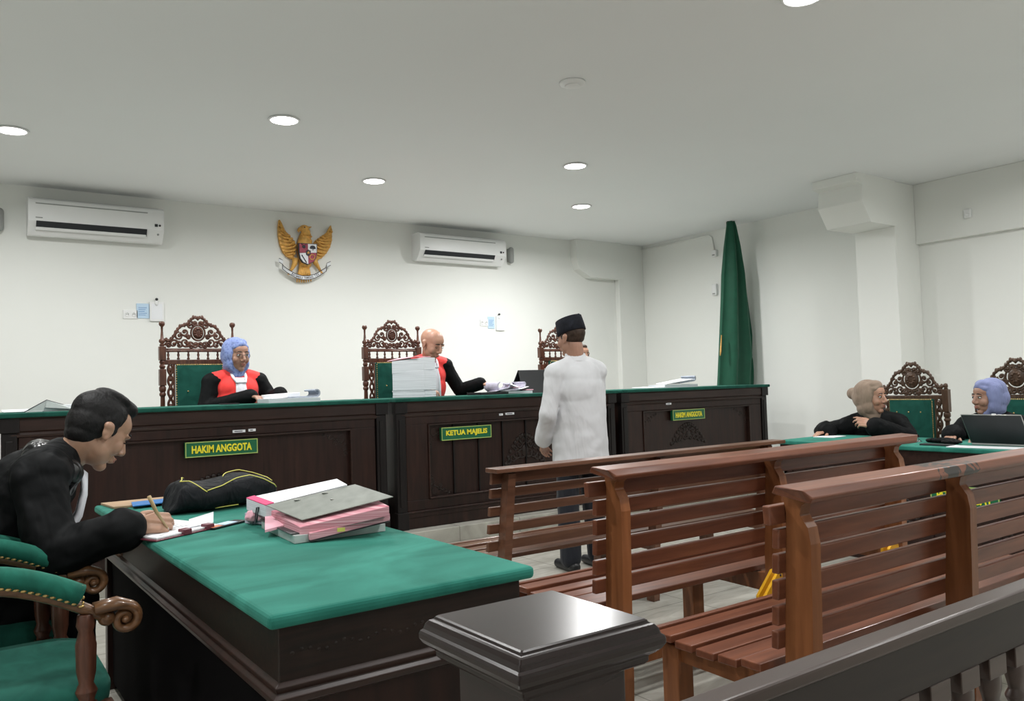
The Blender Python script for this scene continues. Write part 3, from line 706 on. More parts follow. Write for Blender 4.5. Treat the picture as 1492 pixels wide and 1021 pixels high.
# ------------------------------------------------------------------ visitor benches (slatted pews, seats towards the judges)
def pew(name_label, x0, x1, yb, zt, posts, style, mats, rail_m=None):
    """yb = plane of the back's outer face at the top, seat runs towards +y"""
    ms, mp = mats
    t = thing('visitor_bench', name_label, 'bench', ((x0+x1)/2, yb+.25, 0), 'slatted wooden visitor benches')
    if style == 's':
        prof_b = [(.020, 0), (.012, .20), (.010, .40), (.008, .50), (.004, .62), (.002, .74), (.000, .79), (.008, .835), (.032, .868), (.026, .892), (.000, .912), (.000, .93)]
        prof_f = [(.095, 0), (.095, .20), (.100, .40), (.098, .50), (.090, .62), (.084, .74), (.080, .79), (.078, .835), (.076, .868), (.082, .90), (.085, .93)]
        def yf(z):
            for (a, za), (b, zb) in zip(prof_f, prof_f[1:]):
                if za <= z <= zb: return yb+a+(b-a)*(z-za)/(zb-za)
            return yb+prof_f[-1][0]
        sc_ = zt-.95
    else:
        prof_b = [(.09, 0), (.07, .3), (.03, .60), (.0, .82)]; prof_f = [(.15, 0), (.13, .3), (.09, .60), (.055, .82)]
        def yf(z):
            for (a, za), (b, zb) in zip(prof_f, prof_f[1:]):
                if za <= z <= zb: return yb+a+(b-a)*(z-za)/(zb-za)
            return yb+prof_f[-1][0]
    pts = [(yb+a, z) for a, z in prof_b]+[(yb+a, z) for a, z in reversed(prof_f)]
    for x in posts:
        MB().prism(pts, 'x', x-.022, x+.022).build('back_post', mp, t, bevel=.005)
    if style == 's':
        m = MB()       # broad top rail tilted back over the posts, ends cut at an angle
        q = [(yb-.030, .908), (yb-.038, .922), (yb-.026, .946), (yb+.060, .952), (yb+.072, .930)]
        n = len(q); c0 = .03
        vs = [(x0+.035, a, b) for a, b in q]+[(x1-.035, a, b) for a, b in q]
        vs[0] = (x0+.060, *q[0]); vs[1] = (x0+.065, *q[1]); vs[n] = (x1-.06, *q[0]); vs[n+1] = (x1-.065, *q[1])
        m.add(vs, [tuple(range(n-1, -1, -1)), tuple(range(n, 2*n))]+[(i, (i+1) % n, n+(i+1) % n, n+i) for i in range(n)])
        m.build('top_rail', rail_m or ms, t, bevel=.004)
        slats = [(.84, .893, -.012), (.770, .826, .0), (.700, .755, 0), (.627, .682, 0), (.555, .610, 0), (.490, .540, 0)]
        zs = .45
    else:
        m = MB(); m.box(x0, x1, yb-.03, yb+.075, zt-.022, zt); m.build('top_rail', ms, t, bevel=.004)
        slats = [(.765, .825, 0), (.695, .743, 0), (.607, .653, 0), (.518, .566, 0), (.430, .480, 0)]
        zs = .40
    for za, zb_, dy in slats:
        ya = yf(za); y2 = yf(zb_)
        m = MB(); th = .024; ex = 0 if style != 's' else (-.005 if za > .83 else -.042)
        m.hexa([(x0-ex+.03, y2, zb_), (x1+ex-.03, y2, zb_), (x1+ex-.03, y2+th, zb_), (x0-ex+.03, y2+th, zb_)],
               [(x0-ex+.03, ya, za), (x1+ex-.03, ya, za), (x1+ex-.03, ya+th, za), (x0-ex+.03, ya+th, za)])
        m.build('back_slat', ms, t, bevel=.004)
    ys = yf(zs)+.045; yfront = ys+.43
    for i in range(5):
        u = (i+.0)/5; y = ys+.43*i/5; zz = zs-.02*math.sin((i+.5)/5*PI)
        m = MB(); m.box(x0+.05, x1-.05, y, y+.070, zz-.024, zz); m.build('seat_slat', ms, t, bevel=.004)
    m = MB(); m.box(x0+.05, x1-.05, yfront, yfront+.022, zs-.075, zs-.004); m.build('seat_apron', ms, t, bevel=.004)
    for x in posts:
        sgn = 1
        m = MB(); m.prism([(yf(.36)-.02, zs-.11), (yfront, zs-.10), (yfront, zs-.028), ((ys+yfront)/2, zs-.052), (yf(.40)-.02, zs-.03)], 'x', x-.02, x+.02)
        m.build('seat_bracket', mp, t, bevel=.003)
        m = MB(); m.box(x-.035, x+.035, yfront-.075, yfront-.005, 0, zs-.05); m.build('front_leg', mp, t, bevel=.004)
    m = MB(); m.box(posts[0], posts[-1], yb+.22, yb+.25, .14, .19); m.build('stretcher', mp, t, bevel=.003)
    return t
pew('slatted bench farthest from camera, straight posts, behind the standing man', 2.20, 4.42, 3.28, .85, [2.31, 3.35, 4.30], 'flat', ('benchold', 'benchold'))
pew('middle slatted bench with curved posts, between the far bench and the nearest one', 1.87, 3.98, 2.16, .95, [2.01, 2.915, 3.84], 's', ('bench', 'benchpost'))
pew('nearest slatted bench with chipped top rail, running off the right photo edge', 1.85, 3.96, 1.37, .95, [1.975, 2.86, 3.83], 's', ('bench', 'benchpost'), 'benchworn')
# worn dark patches where the varnish has gone from the nearest top rail: two short strips let into the rail
# ------------------------------------------------------------------ front desk
x0, x1, y0, y1, zt = .575, 1.275, 1.72, 4.0, .78
t = thing('front_desk', 'green topped dark wooden desk in the foreground, carrying the folders and bag', 'desk', ((x0+x1)/2, 2.86, 0))
MB().box(x0, x1, y0, y1, zt-.032, zt).build('green_top', 'green', t, bevel=.012, seg=3)
m = MB(); m.box(x0+.03, x1-.03, y0+.03, y1-.03, .62, zt-.032); m.build('frieze', 'carve', t, bevel=.003)
m = MB()
pr = [(0, .575), (-.014, .582), (-.018, .597), (-.006, .606), (-.012, .62), (0, .628)]
R = [[(x0+.03+a, y0+.03+a, z) for a, z in pr]]
def sqloop(xa, xb, ya, yb_, prof):
    return [[(xa+a, ya+a, z), (xb-a, ya+a, z), (xb-a, yb_-a, z), (xa+a, yb_-a, z)] for a, z in prof]
m.rings(sqloop(x0+.03, x1-.03, y0+.03, y1-.03, pr), smooth=False); m.build('moulding', 'darkx', t, bevel=.002)
MB().box(x0+.055, x0+.08, y0+.09, y1-.09, .03, .58).build('underdesk_shade_panel', 'void', t)  # black sheet standing in for the shade beneath the desk top
m = MB(); m.box(x0+.04, x1-.04, y0+.04, y0+.07, .0, .58); m.box(x0+.04, x1-.04, y1-.07, y1-.04, 0, .58); m.box(x1-.07, x1-.04, y0+.07, y1-.07, 0, .58)
m.build('body', 'dark', t, bevel=.003)
for (xa, ya) in ((x0+.035, y0+.035), (x1-.085, y0+.035), (x0+.035, y1-.085), (x1-.085, y1-.085)):
    MB().box(xa, xa+.05, ya, ya+.05, 0, .6).build('leg', 'dark', t, bevel=.004)
m = MB(); random.seed(3)
for k in range(30):
    xx = x0+.06+(x1-x0-.12)*k/29; m.ell((xx, y0+.031, .685+.006*math.sin(k*1.3)), (.006, .003, .005), nu=8, nv=5)
m.build('frieze_carving', 'carve', t)
# ------------------------------------------------------------------ newel post and railing of the public barrier
t = thing('newel_post', 'square glossy dark newel post with a moulded cap, nearest the camera', 'post', (.635, .85, 0))
prof = [(.0, .951), (-.004, .949), (-.006, .945), (-.014, .943), (-.020, .937), (-.023, .929), (-.028, .926), (-.030, .921), (-.030, .914), (-.024, .906), (-.012, .898), (-.004, .894), (-.004, .886), (.002, .880)]
m = MB(); m.rings(sqloop(.541, .733, .760, .950, [(a*.62, .951-(.951-z)*.80) for a, z in prof]), smooth=False); m.build('cap', 'newel', t, bevel=.0018)
m = MB(); m.box(.560, .714, .779, .931, .74, .900); m.box(.570, .704, .789, .921, .1, .74); m.box(.546, .730, .763, .945, .0, .12); m.build('shaft', 'newel', t, bevel=.003)
m = MB(); m.box(.588, .686, .7855, .790, .16, .70); m.box(.5665, .571, .806, .904, .16, .70); m.build('raised_panel', 'newel', t, bevel=.004)
t = thing('railing', 'dark barrier rail with turned balusters running off the bottom right corner', 'railing', (2.1, .83, 0))
a, b = atz(1061, 1019, .79), atz(1401, 894, .79); c, d = atz(1050, 998, .79), atz(1492, 840, .79)
RY0, RY1 = (a.y+b.y)/2, (c.y+d.y)/2
m = MB(); m.box(.715, 3.6, RY0, RY1, .765, .79); m.build('handrail', 'rail', t, bevel=.006, seg=3)
m = MB(); m.box(.715, 3.6, RY0+.008, RY1-.006, .675, .765); m.build('top_beam', 'darker2', t, bevel=.002)
m = MB(); m.box(.715, 3.6, RY0+.006, RY1-.006, .08, .14); m.build('bottom_beam', 'rail', t, bevel=.003)
yc = (RY0+RY1)/2
k = 0; x = .85
while x < 3.55:
    m = MB(); r = .019
    m.box(x-.036, x+.036, yc-.018, yc+.018, .635, .676); m.box(x-.034, x+.034, yc-.018, yc+.018, .14, .20)
    m.lathe([(.018, .20), (.012, .235), (.019, .25), (.013, .265), (.020, .33), (.016, .42), (.020, .44), (.014, .455), (.021, .50), (.014, .555), (.020, .57), (.013, .585), (.018, .61), (.018, .636)], (x, yc, 0), 12, M=Matrix.Translation((x, 0, 0)) @ Matrix.Scale(1.75, 4, (1, 0, 0)) @ Matrix.Translation((-x, 0, 0)))
    m.build('baluster', 'rail', t, bevel=.002); x += .112
# ------------------------------------------------------------------ side table at the right
TX0, TX1, TY0, TY1 = 5.12, 5.86, 2.0, 3.86
t = thing('side_table', 'green topped dark table where the two women in headscarves sit, at the right', 'table', ((TX0+TX1)/2, 3.0, 0))
MB().box(TX0, TX1, TY0, TY1, .752, .78).build('green_top', 'green', t, bevel=.008, seg=3)
m = MB(); m.box(TX0+.04, TX0+.07, TY0+.04, TY1-.04, .0, .70); m.box(TX0+.04, TX1-.05, TY0+.04, TY0+.07, 0, .70); m.box(TX0+.04, TX1-.05, TY1-.07, TY1-.04, 0, .70); m.build('body', 'dark', t, bevel=.003)
m = MB(); m.box(TX0+.025, TX1-.03, TY0+.025, TY1-.025, .655, .752); m.build('frieze', 'darkx', t, bevel=.003)
m = MB()
for yy in (2.15, 2.72, 3.30):
    m.box(TX0+.03, TX0+.045, yy, yy+.012, .1, .62); m.box(TX0+.03, TX0+.045, yy+.44, yy+.452, .1, .62); m.box(TX0+.03, TX0+.045, yy, yy+.45, .60, .612); m.box(TX0+.03, TX0+.045, yy, yy+.45, .10, .112)
m.build('panel_moulding', 'darkx', t, bevel=.002)
for yy in (2.36, 2.95, 3.52):
    m = MB()
    for s in (-1, 1):
        for (u, v, R) in ((.07, .25, .05), (.13, .33, .04), (.05, .40, .04)):
            m.tube([(TX0+.035, yy+s*(u+q.y), v+q.z) for q in spiral((0, 0, 0), R, 1.4, 0, 1, 16, 'yz')], .007, 6)
    m.build('carving', 'carve', t)
for (ya, yb_, za, zb_, txt) in ((2.72, 2.31, .415, .545, 'PENGGUGAT'), (3.66, 3.36, .415, .535, 'PENGGUGAT')):
    s = MB().box(TX0+.020, TX0+.042, yb_, ya, za, zb_); sg = s.build('name_sign', 'signg', t, label='green sign with yellow lettering, glimpsed between bench slats')
    b = MB(); xb = TX0+.0185; e = .007
    b.box(xb, xb+.003, yb_, ya, za, za+e); b.box(xb, xb+.003, yb_, ya, zb_-e, zb_); b.box(xb, xb+.003, yb_, yb_+e, za+e, zb_-e); b.box(xb, xb+.003, ya-e, ya, za+e, zb_-e)
    b.build('sign_border', 'signe', sg)
    tx = MB(); text_mb(tx, txt, (TX0+.0195, ya-.04, za+.026), (0, -1, 0), (0, 0, 1), (ya-yb_)-.08, (zb_-za)-.052, .002, bold=.03); tx.build('lettering', 'signy', sg)
# ------------------------------------------------------------------ flag
fb = aty(1072, 562, 6.62); ft = aty(1063, 308, 6.62)
t = thing('flag', 'furled dark green flag with gold fringe on a pole behind the bench, right corner', 'flag', (fb.x, 6.62, .35))
m = MB(); px = ft.x+.00
m.lathe([(.20, .35), (.20, .37), (.05, .40), (.018, .44), (.0155, 1.0), (.0155, ft.z-.06)], (px, 6.66, 0), 16); m.build('pole', 'chair', t)
m = MB(); m.lathe([(.012, ft.z-.07), (.02, ft.z-.05), (.012, ft.z-.03), (.004, ft.z+.01)], (px, 6.66, 0), 12); m.build('pole_tip', 'gold', t)
m = MB()
for k in range(3): m.tube([(px-.01+(.03-.02*k)*math.sin(a*PI/5)*.8-.01*k, 6.63, ft.z-.05+.05*math.cos(a*PI/5)*(1+.3*k)-.05*k) for a in range(11)], .0045, 6)
m.tube([(px-.03, 6.63, ft.z-.05), (px-.035, 6.62, ft.z-.12), (px-.03, 6.62, ft.z-.17)], .0045, 6)
m.build('tie_cord', 'ink', t)
# cloth hangs in folds: outline taken per height, depth from the folds
m = MB(); rows = []
outl = [(312, 1061, 1066), (330, 1060, 1071), (360, 1057.5, 1076), (400, 1055, 1082), (440, 1053.5, 1087.5), (480, 1051.5, 1093), (519, 1049.5, 1099.5), (524, 1049.3, 1097.5), (545, 1048.5, 1096.5), (575, 1047, 1095.5), (610, 1046, 1095), (660, 1045, 1093)]
N = 48
for yy, xa, xb in outl:
    A = aty(xa, yy, 6.62); B = aty(xb, yy, 6.62); w = B.x-A.x; r = []
    for k in range(N):
        a = 2*PI*k/N; u = .5-.5*math.cos(a)
        amp = min(.05, w*.16)
        fold = amp*math.sin(u*PI*5.0+.6)*(1 if math.sin(a) < 0 else .6)
        r.append((A.x+w*u, 6.62+(-1 if a > PI else 1)*0+math.sin(a)*min(.09, w*.28)*-1*(-1)+fold*(abs(math.sin(a))**.5), A.z+(B.z-A.z)*u))
    rows.append(r)
m.rings(rows); m.build('flag_cloth', 'flag', t)
m = MB()
A = aty(1099, 517, 6.61); B = aty(1096.5, 525, 6.61)
m.tube([aty(1087.5, 440, 6.60), aty(1093, 480, 6.60), A], .004, 5)
m.ell((A.x-.006, 6.60, (A.z+B.z)/2), (.018, .02, .028)); 
m.tube([aty(1051.2, 488, 6.58), aty(1050, 512, 6.57), aty(1049.5, 518, 6.57)], [.006, .010, .006], 6)
m.tube([aty(1062.5, 311, 6.6), aty(1064.5, 318, 6.6), aty(1064.5, 326, 6.6)], [.006, .010, .005], 6)
m.build('fringe', 'gold', t)

# ------------------------------------------------------------------ national emblem carved in wood on the back wall
def emblem():
    yw = YB; O = aty(447, 372, yw-.05); K = (aty(487, 372, yw-.05).x-aty(408, 372, yw-.05).x)/79.0
    KZ = (aty(447, 322, yw-.05).z-aty(447, 412, yw-.05).z)/90.0
    # photo-like sketch coordinates (px in the crop, 7.85 per photo pixel) turned into metres on the wall
    def Q(u, v, d=0):
        uu = (u-535)/7.85; vv = (v-560)/7.85
        return V((O.x+uu*K, yw-.02-d, O.z-(vv-uu*.10)*KZ))
    t = thing('eagle_emblem', 'golden carved eagle emblem with shield and ribbon on the back wall', 'emblem', (O.x, yw-.03, O.z-.32))
    def feather_fan(name, roots, tips, par):
        m = MB()
        for (a, b), (c, e), w in zip(roots, tips, range(len(roots))):
            P = [Q(a+(c-a)*k/8+14*math.sin(k/8*PI)*(1 if c > a else -1)*0, b+(e-b)*k/8+26*math.sin(k/8*PI), .020+.012*math.sin(k/8*PI)) for k in range(9)]
            m.tube(P, [.010, .013, .015, .016, .016, .015, .013, .010, .003], 8, flatx=.8)
        return m.build(name, 'garuda', par)
    n = 12
    rl = [(395-20*i/11*0-6*i/11, 470+95*i/11) for i in range(n)]
    def lerp(P, t):
        k = t*(len(P)-1); i = min(len(P)-2, int(k)); f = k-i
        return (P[i][0]*(1-f)+P[i+1][0]*f, P[i][1]*(1-f)+P[i+1][1]*f)
    Lout = [(240, 150), (228, 230), (228, 330), (245, 430), (275, 510), (315, 560), (365, 590)]
    Rout = [(828, 220), (840, 300), (838, 390), (815, 470), (770, 540), (715, 590), (650, 612)]
    Lin = [(262, 250), (300, 300), (345, 330), (390, 380), (415, 440), (412, 510), (385, 575)]
    Rin = [(810, 290), (760, 330), (705, 350), (650, 385), (618, 430), (622, 520), (632, 590)]
    for Oo, Ii in ((Lout, Lin), (Rout, Rin)):
        m = MB()
        pts = [Q(*p, .0) for p in Oo]+[Q(*p, .0) for p in reversed(Ii)]
        m.prism([(p.x, p.z) for p in pts], 'y', yw-.036, yw+.004)
        for i in range(13):
            f = i/12; a = lerp(Oo, f); b = lerp(Ii, f)
            s0 = lerp(Ii, min(1, f+.12)); mid = ((a[0]+s0[0])/2, (a[1]+s0[1])/2+8)
            m.tube([Q(*s0, .022), Q((s0[0]+mid[0])/2, (s0[1]+mid[1])/2, .026), Q(*mid, .024), Q((a[0]+mid[0])/2, (a[1]+mid[1])/2, .020), Q(*a, .014)], [.012, .015, .015, .013, .007], 6, flatx=.8)
        for i in range(10):
            f = i/9; b = lerp(Ii, f); a = lerp(Oo, min(1, f*.9+.1)); c_ = (b[0]*.62+a[0]*.38, b[1]*.62+a[1]*.38)
            m.tube([Q(*b, .038), Q(*c_, .034)], [.013, .010], 6)
        m.tube([Q(Oo[0][0], Oo[0][1]-0, .01), Q(*Oo[1], .02)], [.004, .010], 6)
        m.build('wing', 'garuda', t)
    m = MB()
    m.rings([[V((Q(0, v, 0).x*0+Q(520, v, 0).x+w*K/7.85*math.cos(a), yw-.03-d*max(0, -math.sin(a))*1.0-.01*math.sin(a)*0, Q(520, v, 0).z)) for a in [2*PI*k/16 for k in range(16)]] for v, w, d in ((300, 42, .05), (340, 62, .06), (380, 76, .065), (430, 88, .07), (520, 92, .07), (620, 80, .06), (690, 62, .05))])
    for r_ in range(5):
        for k in range(4): m.ell(Q(475+30*k+(r_ % 2)*12, 325+25*r_, .055+.01*math.sin(k)), (.014, .010, .013), nu=8, nv=5)
    m.build('body', 'garuda', t)
    m = MB(); m.ell(Q(505, 262, .05), (.055, .05, .045)); m.ell(Q(520, 300, .05), (.05, .05, .045)); m.tube([Q(535, 240, .04), Q(565, 243, .04), Q(590, 236, .04)], [.018, .012, .004], 8); m.tube([Q(545, 265, .04), Q(570, 275, .04)], [.015, .006], 8)
    m.tube([Q(480, 262, .06), Q(448, 266, .06), Q(432, 284, .06), Q(442, 300, .06)], [.026, .022, .014, .004], 8); hd = m.build('head', 'garuda', t)
    MB().ell(Q(492, 250, .095), (.008, .008, .008)).build('eye', 'ink', hd)
    m = MB()
    for k in range(7):
        f = k-3; m.tube([Q(500+f*14, 660, .03), Q(500+f*20, 760, .035), Q(500+f*27, 868-abs(f)*3, .02)], [.012, .014, .006], 6, flatx=.8)
    m.build('tail', 'garuda', t)
    for s, kx in ((-1, 400), (1, 610)):
        m = MB(); m.tube([Q(kx, 590, .04), Q(kx+s*0+(-8 if s < 0 else 20), 650, .04), Q(kx-(35 if s < 0 else -55), 705, .035), Q(kx-(70 if s < 0 else -80), 745, .03)], [.034, .030, .018, .014], 8)
        for g in (-1, 0, 1): m.tube([Q(kx-(70 if s < 0 else -80), 742, .035), Q(kx-(66 if s < 0 else -78)+g*20, 775, .045)], [.012, .004], 6)
        m.build('leg', 'garuda', t)
    # shield in four fields with a small black centre
    def poly(pts, d0, d1, mat, name, par):
        m = MB(); P = [Q(*p) for p in pts]; m.prism([(p.x, p.z) for p in P], 'y', yw-d1, yw-d0); return m.build(name, mat, par)
    so = [(422, 425), (632, 440), (630, 540), (618, 600), (590, 645), (525, 675), (465, 645), (435, 600), (424, 540)]
    sh = poly(so, .08, .112, 'ink', 'shield', t)
    cx, cy = 525, 540
    poly([(430, 433), (cx, 440), (cx, cy), (430, 536)], .1, .116, 'emred', 'shield_field', sh)
    poly([(cx, 440), (624, 447), (622, 542), (cx, cy)], .1, .116, 'paper', 'shield_field', sh)
    poly([(430, 540), (cx, cy), (cx, 667), (472, 642), (440, 598)], .1, .116, 'paper', 'shield_field', sh)
    poly([(cx, cy), (622, 545), (612, 598), (586, 640), (cx, 667)], .1, .116, 'emred', 'shield_field', sh)
    poly([(500, 520), (525, 503), (555, 520), (550, 560), (525, 580), (500, 560)], .11, .121, 'ink', 'shield_center', sh)
    star = [(cx+(20 if k % 2 == 0 else 8)*math.sin(k*PI/5), 540-(20 if k % 2 == 0 else 8)*math.cos(k*PI/5)) for k in range(10)]
    poly(star, .12, .125, 'garuda', 'star', sh)
    m = MB(); m.ell(Q(578, 478, .098), (.030, .006, .018)); m.ell(Q(562, 486, .098), (.018, .006, .012)); m.ell(Q(595, 488, .098), (.018, .006, .012)); m.box(Q(580, 500).x-.004, Q(580, 500).x+.004, yw-.12, yw-.112, Q(580, 515).z, Q(580, 480).z); m.build('tree_symbol', 'ink', sh)
    m = MB(); m.ell(Q(478, 470, .098), (.020, .006, .018)); m.tube([Q(462, 450, .1), Q(452, 436, .1)], .004, 5); m.tube([Q(494, 450, .1), Q(504, 440, .1)], .004, 5); m.build('bull_symbol', 'ink', sh)
    m = MB(); m.tube([Q(452, 560, .098), Q(475, 600, .098), Q(502, 648, .098)], .005, 6)
    for k in range(5): m.ell(Q(458+11*k, 575+18*k, .098), (.008, .005, .006), nu=8, nv=5)
    m.build('sprig_symbol', 'ink', sh)
    m = MB()
    ring = [Q(570+28*math.cos(k*PI/8), 590+28*math.sin(k*PI/8), .098) for k in range(16)]; m.tube(ring, .005, 6, closed=True); m.build('chain_symbol', 'garuda', sh)
    # ribbon held in the claws
    m = MB(); P = [(215, 615), (255, 640), (250, 690), (300, 735), (345, 765), (400, 800), (470, 822), (540, 826), (610, 812), (660, 790), (700, 765), (745, 740), (755, 690), (800, 672)]
    vs = []; fs = []
    for i, (u, v) in enumerate(P):
        d = .05+.012*math.sin(i*1.7) if i in (0, 1, 2, 3, 10, 11, 12, 13) else .055
        hgt = 20
        for (dv, dd) in ((-hgt, 0), (hgt, 0), (hgt, -.012), (-hgt, -.012)): vs.append(Q(u, v+dv-8, d+dd))
    for i in range(len(P)-1):
        for k in range(4): fs.append((i*4+k, i*4+(k+1) % 4, i*4+4+(k+1) % 4, i*4+4+k))
    fs += [(0, 1, 2, 3), tuple(len(vs)-4+k for k in range(4))]
    m.add(vs, fs); rb = m.build('ribbon', 'paper', t)
    m = MB()
    for dv in (-22, 22): m.tube([Q(u, v+dv-8, .056) for u, v in P], .0035, 5)
    m.build('ribbon_edge', 'ink', rb)
    m = MB(); s = 'BHINNEKA TUNGGAL IKA'; random.seed(5)
    for i, ch in enumerate(s):
        if ch == ' ': continue
        f = i/(len(s)-1); u = 352+f*305; 
        j = min(len(P)-2, max(0, [k for k in range(len(P)-1) if P[k][0] <= u <= P[k+1][0]][-1] if [k for k in range(len(P)-1) if P[k][0] <= u <= P[k+1][0]] else 0))
        g = (u-P[j][0])/(P[j+1][0]-P[j][0]); v = P[j][1]*(1-g)+P[j+1][1]*g
        c0 = Q(u-5, v+4, .056); ux = (Q(u+6, v+(P[j+1][1]-P[j][1])/(P[j+1][0]-P[j][0])*12+4, .056)-c0)
        text_mb(m, ch, c0, (ux.x, 0, ux.z), (-ux.z, 0, ux.x), .010 if ch != 'I' else .003, .024, .002, bold=.02)
    m.build('motto', 'ink', rb)
emblem()
# ------------------------------------------------------------------ people
def HP(m, M, nose=1.0, ears=True):
    """head, neck and ears as overlapping volumes in the head frame (x right, y forward, z up)"""
    e = lambda c, r: m.ell(c, r, M, 20, 14)
    e((0, -.018, .036), (.074, .094, .082)); e((0, .028, -.005), (.063, .062, .082)); e((0, .012, .050), (.067, .072, .066)); e((0, .022, -.058), (.052, .056, .046))
    e((0, .062, -.090), (.022, .022, .019)); e((0, .040, .048), (.060, .048, .050))
    for s in (-1, 1):
        e((s*.036, .056, -.022), (.026, .026, .030)); e((s*.028, .080, .026), (.024, .011, .007))
        e((s*.0125*nose, .096, -.027), (.0095, .010, .008)); e((s*.038, .018, -.046), (.020, .038, .036))
        if not ears: continue
        e((s*.077, -.008, .000), (.009, .018, .030)); e((s*.080, -.014, .014), (.011, .018, .016)); e((s*.078, -.004, -.022), (.008, .010, .013))
    m.cap((0, .086, .022), (0, .106, -.018), .0085, .0125*nose, M); e((0, .104, -.022), (.0125, .012, .010))
    e((0, .088, -.051), (.021, .011, .0065)); e((0, .085, -.063), (.018, .011, .007))
def face_bits(M, body, hair, eyes='open', brows=True, lip='lip'):
    m = MB()
    if eyes == 'open':
        for s in (-1, 1): m.ell((s*.031, .0795, .012), (.0135, .009, .0065), M, 12, 8)
        ew = m.build('eyes', 'eyew', body)
        m = MB()
        for s in (-1, 1): m.ell((s*.030, .0865, .012), (.0062, .004, .0062), M, 12, 8)
        m.build('irises', 'eyed', ew)
        m = MB()
        for s in (-1, 1): m.tube([(s*(.031+.0150*k), .0855-.0045*abs(k)-.002, .0185-.004*abs(k)**2-.0) for k in (-1, -.5, 0, .5, 1)], .0022, 6, M=M)
        m.build('lash_line', hair, body)
    else:
        for s in (-1, 1): m.tube([(s*(.031+.0150*k), .0865-.0050*abs(k), .006+.004*abs(k)**2) for k in (-1, -.5, 0, .5, 1)], .0021, 6, M=M)
        m.build('lash_line', hair, body)
    if brows:
        m = MB()
        for s in (-1, 1): m.tube([(s*(.030+.021*k), .0895-.009*max(0, k)-.004*abs(k), .034+.004*(1-k*k)-.003*max(0, k)) for k in (-1, -.6, -.2, .2, .6, 1)], [.002, .0034, .0036, .0034, .003, .0015], 6, M=M)
        m.build('eyebrows', hair, body)
    m = MB(); m.tube([(.019*k, .0975-.007*k*k, -.0512+.0015*abs(k)) for k in (-1, -.5, 0, .5, 1)], [.0015, .0036, .0042, .0036, .0015], 6, M=M)
    m.tube([(.017*k, .0955-.007*k*k, -.0600+.003*k*k) for k in (-1, -.5, 0, .5, 1)], [.0015, .0042, .0050, .0042, .0015], 6, M=M); m.build('lips', lip, body)
def hand(m, w, d, dorsal, thumb=1, curl=(.5, .5, .55, .6), tcurl=.4, sc_=1.0, spread=.06):
    """five separate fingers; thumb=+1: thumb on the x side (dir x dorsal)"""
    M = frame(w, d, dorsal)           # y along the hand, z = back of the hand
    s = sc_
    ks = [(.029, .082), (.010, .088), (-.010, .085), (-.028, .076)]
    L = [(.042, .026, .021), (.046, .029, .022), (.042, .027, .021), (.033, .020, .018)]
    m.ell((0, .045*s, 0), (.036*s, .048*s, .014*s), M, 14, 9)
    m.cap((0, -.045*s, 0), (0, .01*s, 0), .026*s, .024*s, M)
    for (kx, ky), ph, c in zip(ks, L, curl):
        kx *= thumb; p = V((kx*s, ky*s, 0)); m.cap((kx*.45*s, .01*s, 0), p, .013*s, .0118*s, M)
        a = c*.55; sp = kx*spread/.03
        for i, l in enumerate(ph):
            dv = V((math.sin(sp)*math.cos(a), math.cos(sp)*math.cos(a), -math.sin(a))); q = p+dv*l*s
            m.cap(p, q, (.0098-.0010*i)*s, (.0090-.0011*i)*s, M); p = q; a += c*(.95 if i == 0 else .7)
    p = V((.022*thumb*s, .018*s, -.006*s)); a = .75
    for i, l in enumerate((.040, .033, .027)):
        dv = V((thumb*math.sin(a), math.cos(a), -.30-.25*tcurl*i)).normalized(); q = p+dv*l*s
        m.cap(p, q, (.0150-.0025*i)*s, (.0125-.0022*i)*s, M); p = q; a -= tcurl*.8
def torso(m, J, g, hips=True):
    pel, nk, sl, sr = V(J['pelvis']), V(J['neck']), V(J['shL']), V(J['shR'])
    up = (nk-pel).normalized(); lat = (sr-sl).normalized(); fw = up.cross(lat)*(1 if up.cross(lat).dot(V(J['fwd'])) > 0 else -1)
    L = (nk-pel).length
    X = lat; Y = up.cross(lat) 
    M0 = Matrix.Identity(4)
    for i in range(3): M0[i][0] = X[i]; M0[i][1] = fw[i]; M0[i][2] = up[i]
    def E(f, off, r):
        M = M0.copy(); M.translation = pel+up*(L*f)+fw*off; m.ell((0, 0, 0), tuple(k+g for k in r), M, 24, 16)
    w = (sr-sl).length/2; k = J.get('girth', 1.0)
    E(.0, .0, (.155*k, .125*k, .13)); E(.25, .012, (.142*k, .115*k, .14)); E(.52, .012, (w*.84, .118*k, .16)); E(.75, .0, (w*.92, .110*k, .13)); E(.90, -.008, (w*.62, .075, .06))
    m.cap(nk+up*.0, sl, .040+g, .056+g); m.cap(nk, sr, .040+g, .056+g)
    return M0
def arms(m, J, g, cuff=0, sides='LR', stop=.0):
    for s in sides:
        a, b, c = V(J['sh'+s]), V(J['el'+s]), V(J['wr'+s])
        m.cap(a, b, .050+g, .040+g); c2 = c+(b-c).normalized()*stop
        m.cap(b, c2, .040+g, .028+g+cuff)
def legs(m, J, g):
    for s in 'LR':
        if 'kn'+s not in J: continue
        h = V(J['hip'+s]); k = V(J['kn'+s]); a = V(J['an'+s])
        m.cap(h, k, .080+g, .056+g); m.cap(k, a, .055+g, .036+g)
def seated_legs(J, fwd, lat, floor=0, kz=.50, reach=.42, sp=.10):
    p = V(J['pelvis']); f = V(fwd); l = V(lat)
    for s, q in (('L', -1), ('R', 1)):
        h = p+l*(q*.085); J['hip'+s] = h; k = p+l*(q*sp)+f*reach; k.z = floor+kz; J['kn'+s] = k
        J['an'+s] = V((k.x, k.y, floor+.09))+f*.03
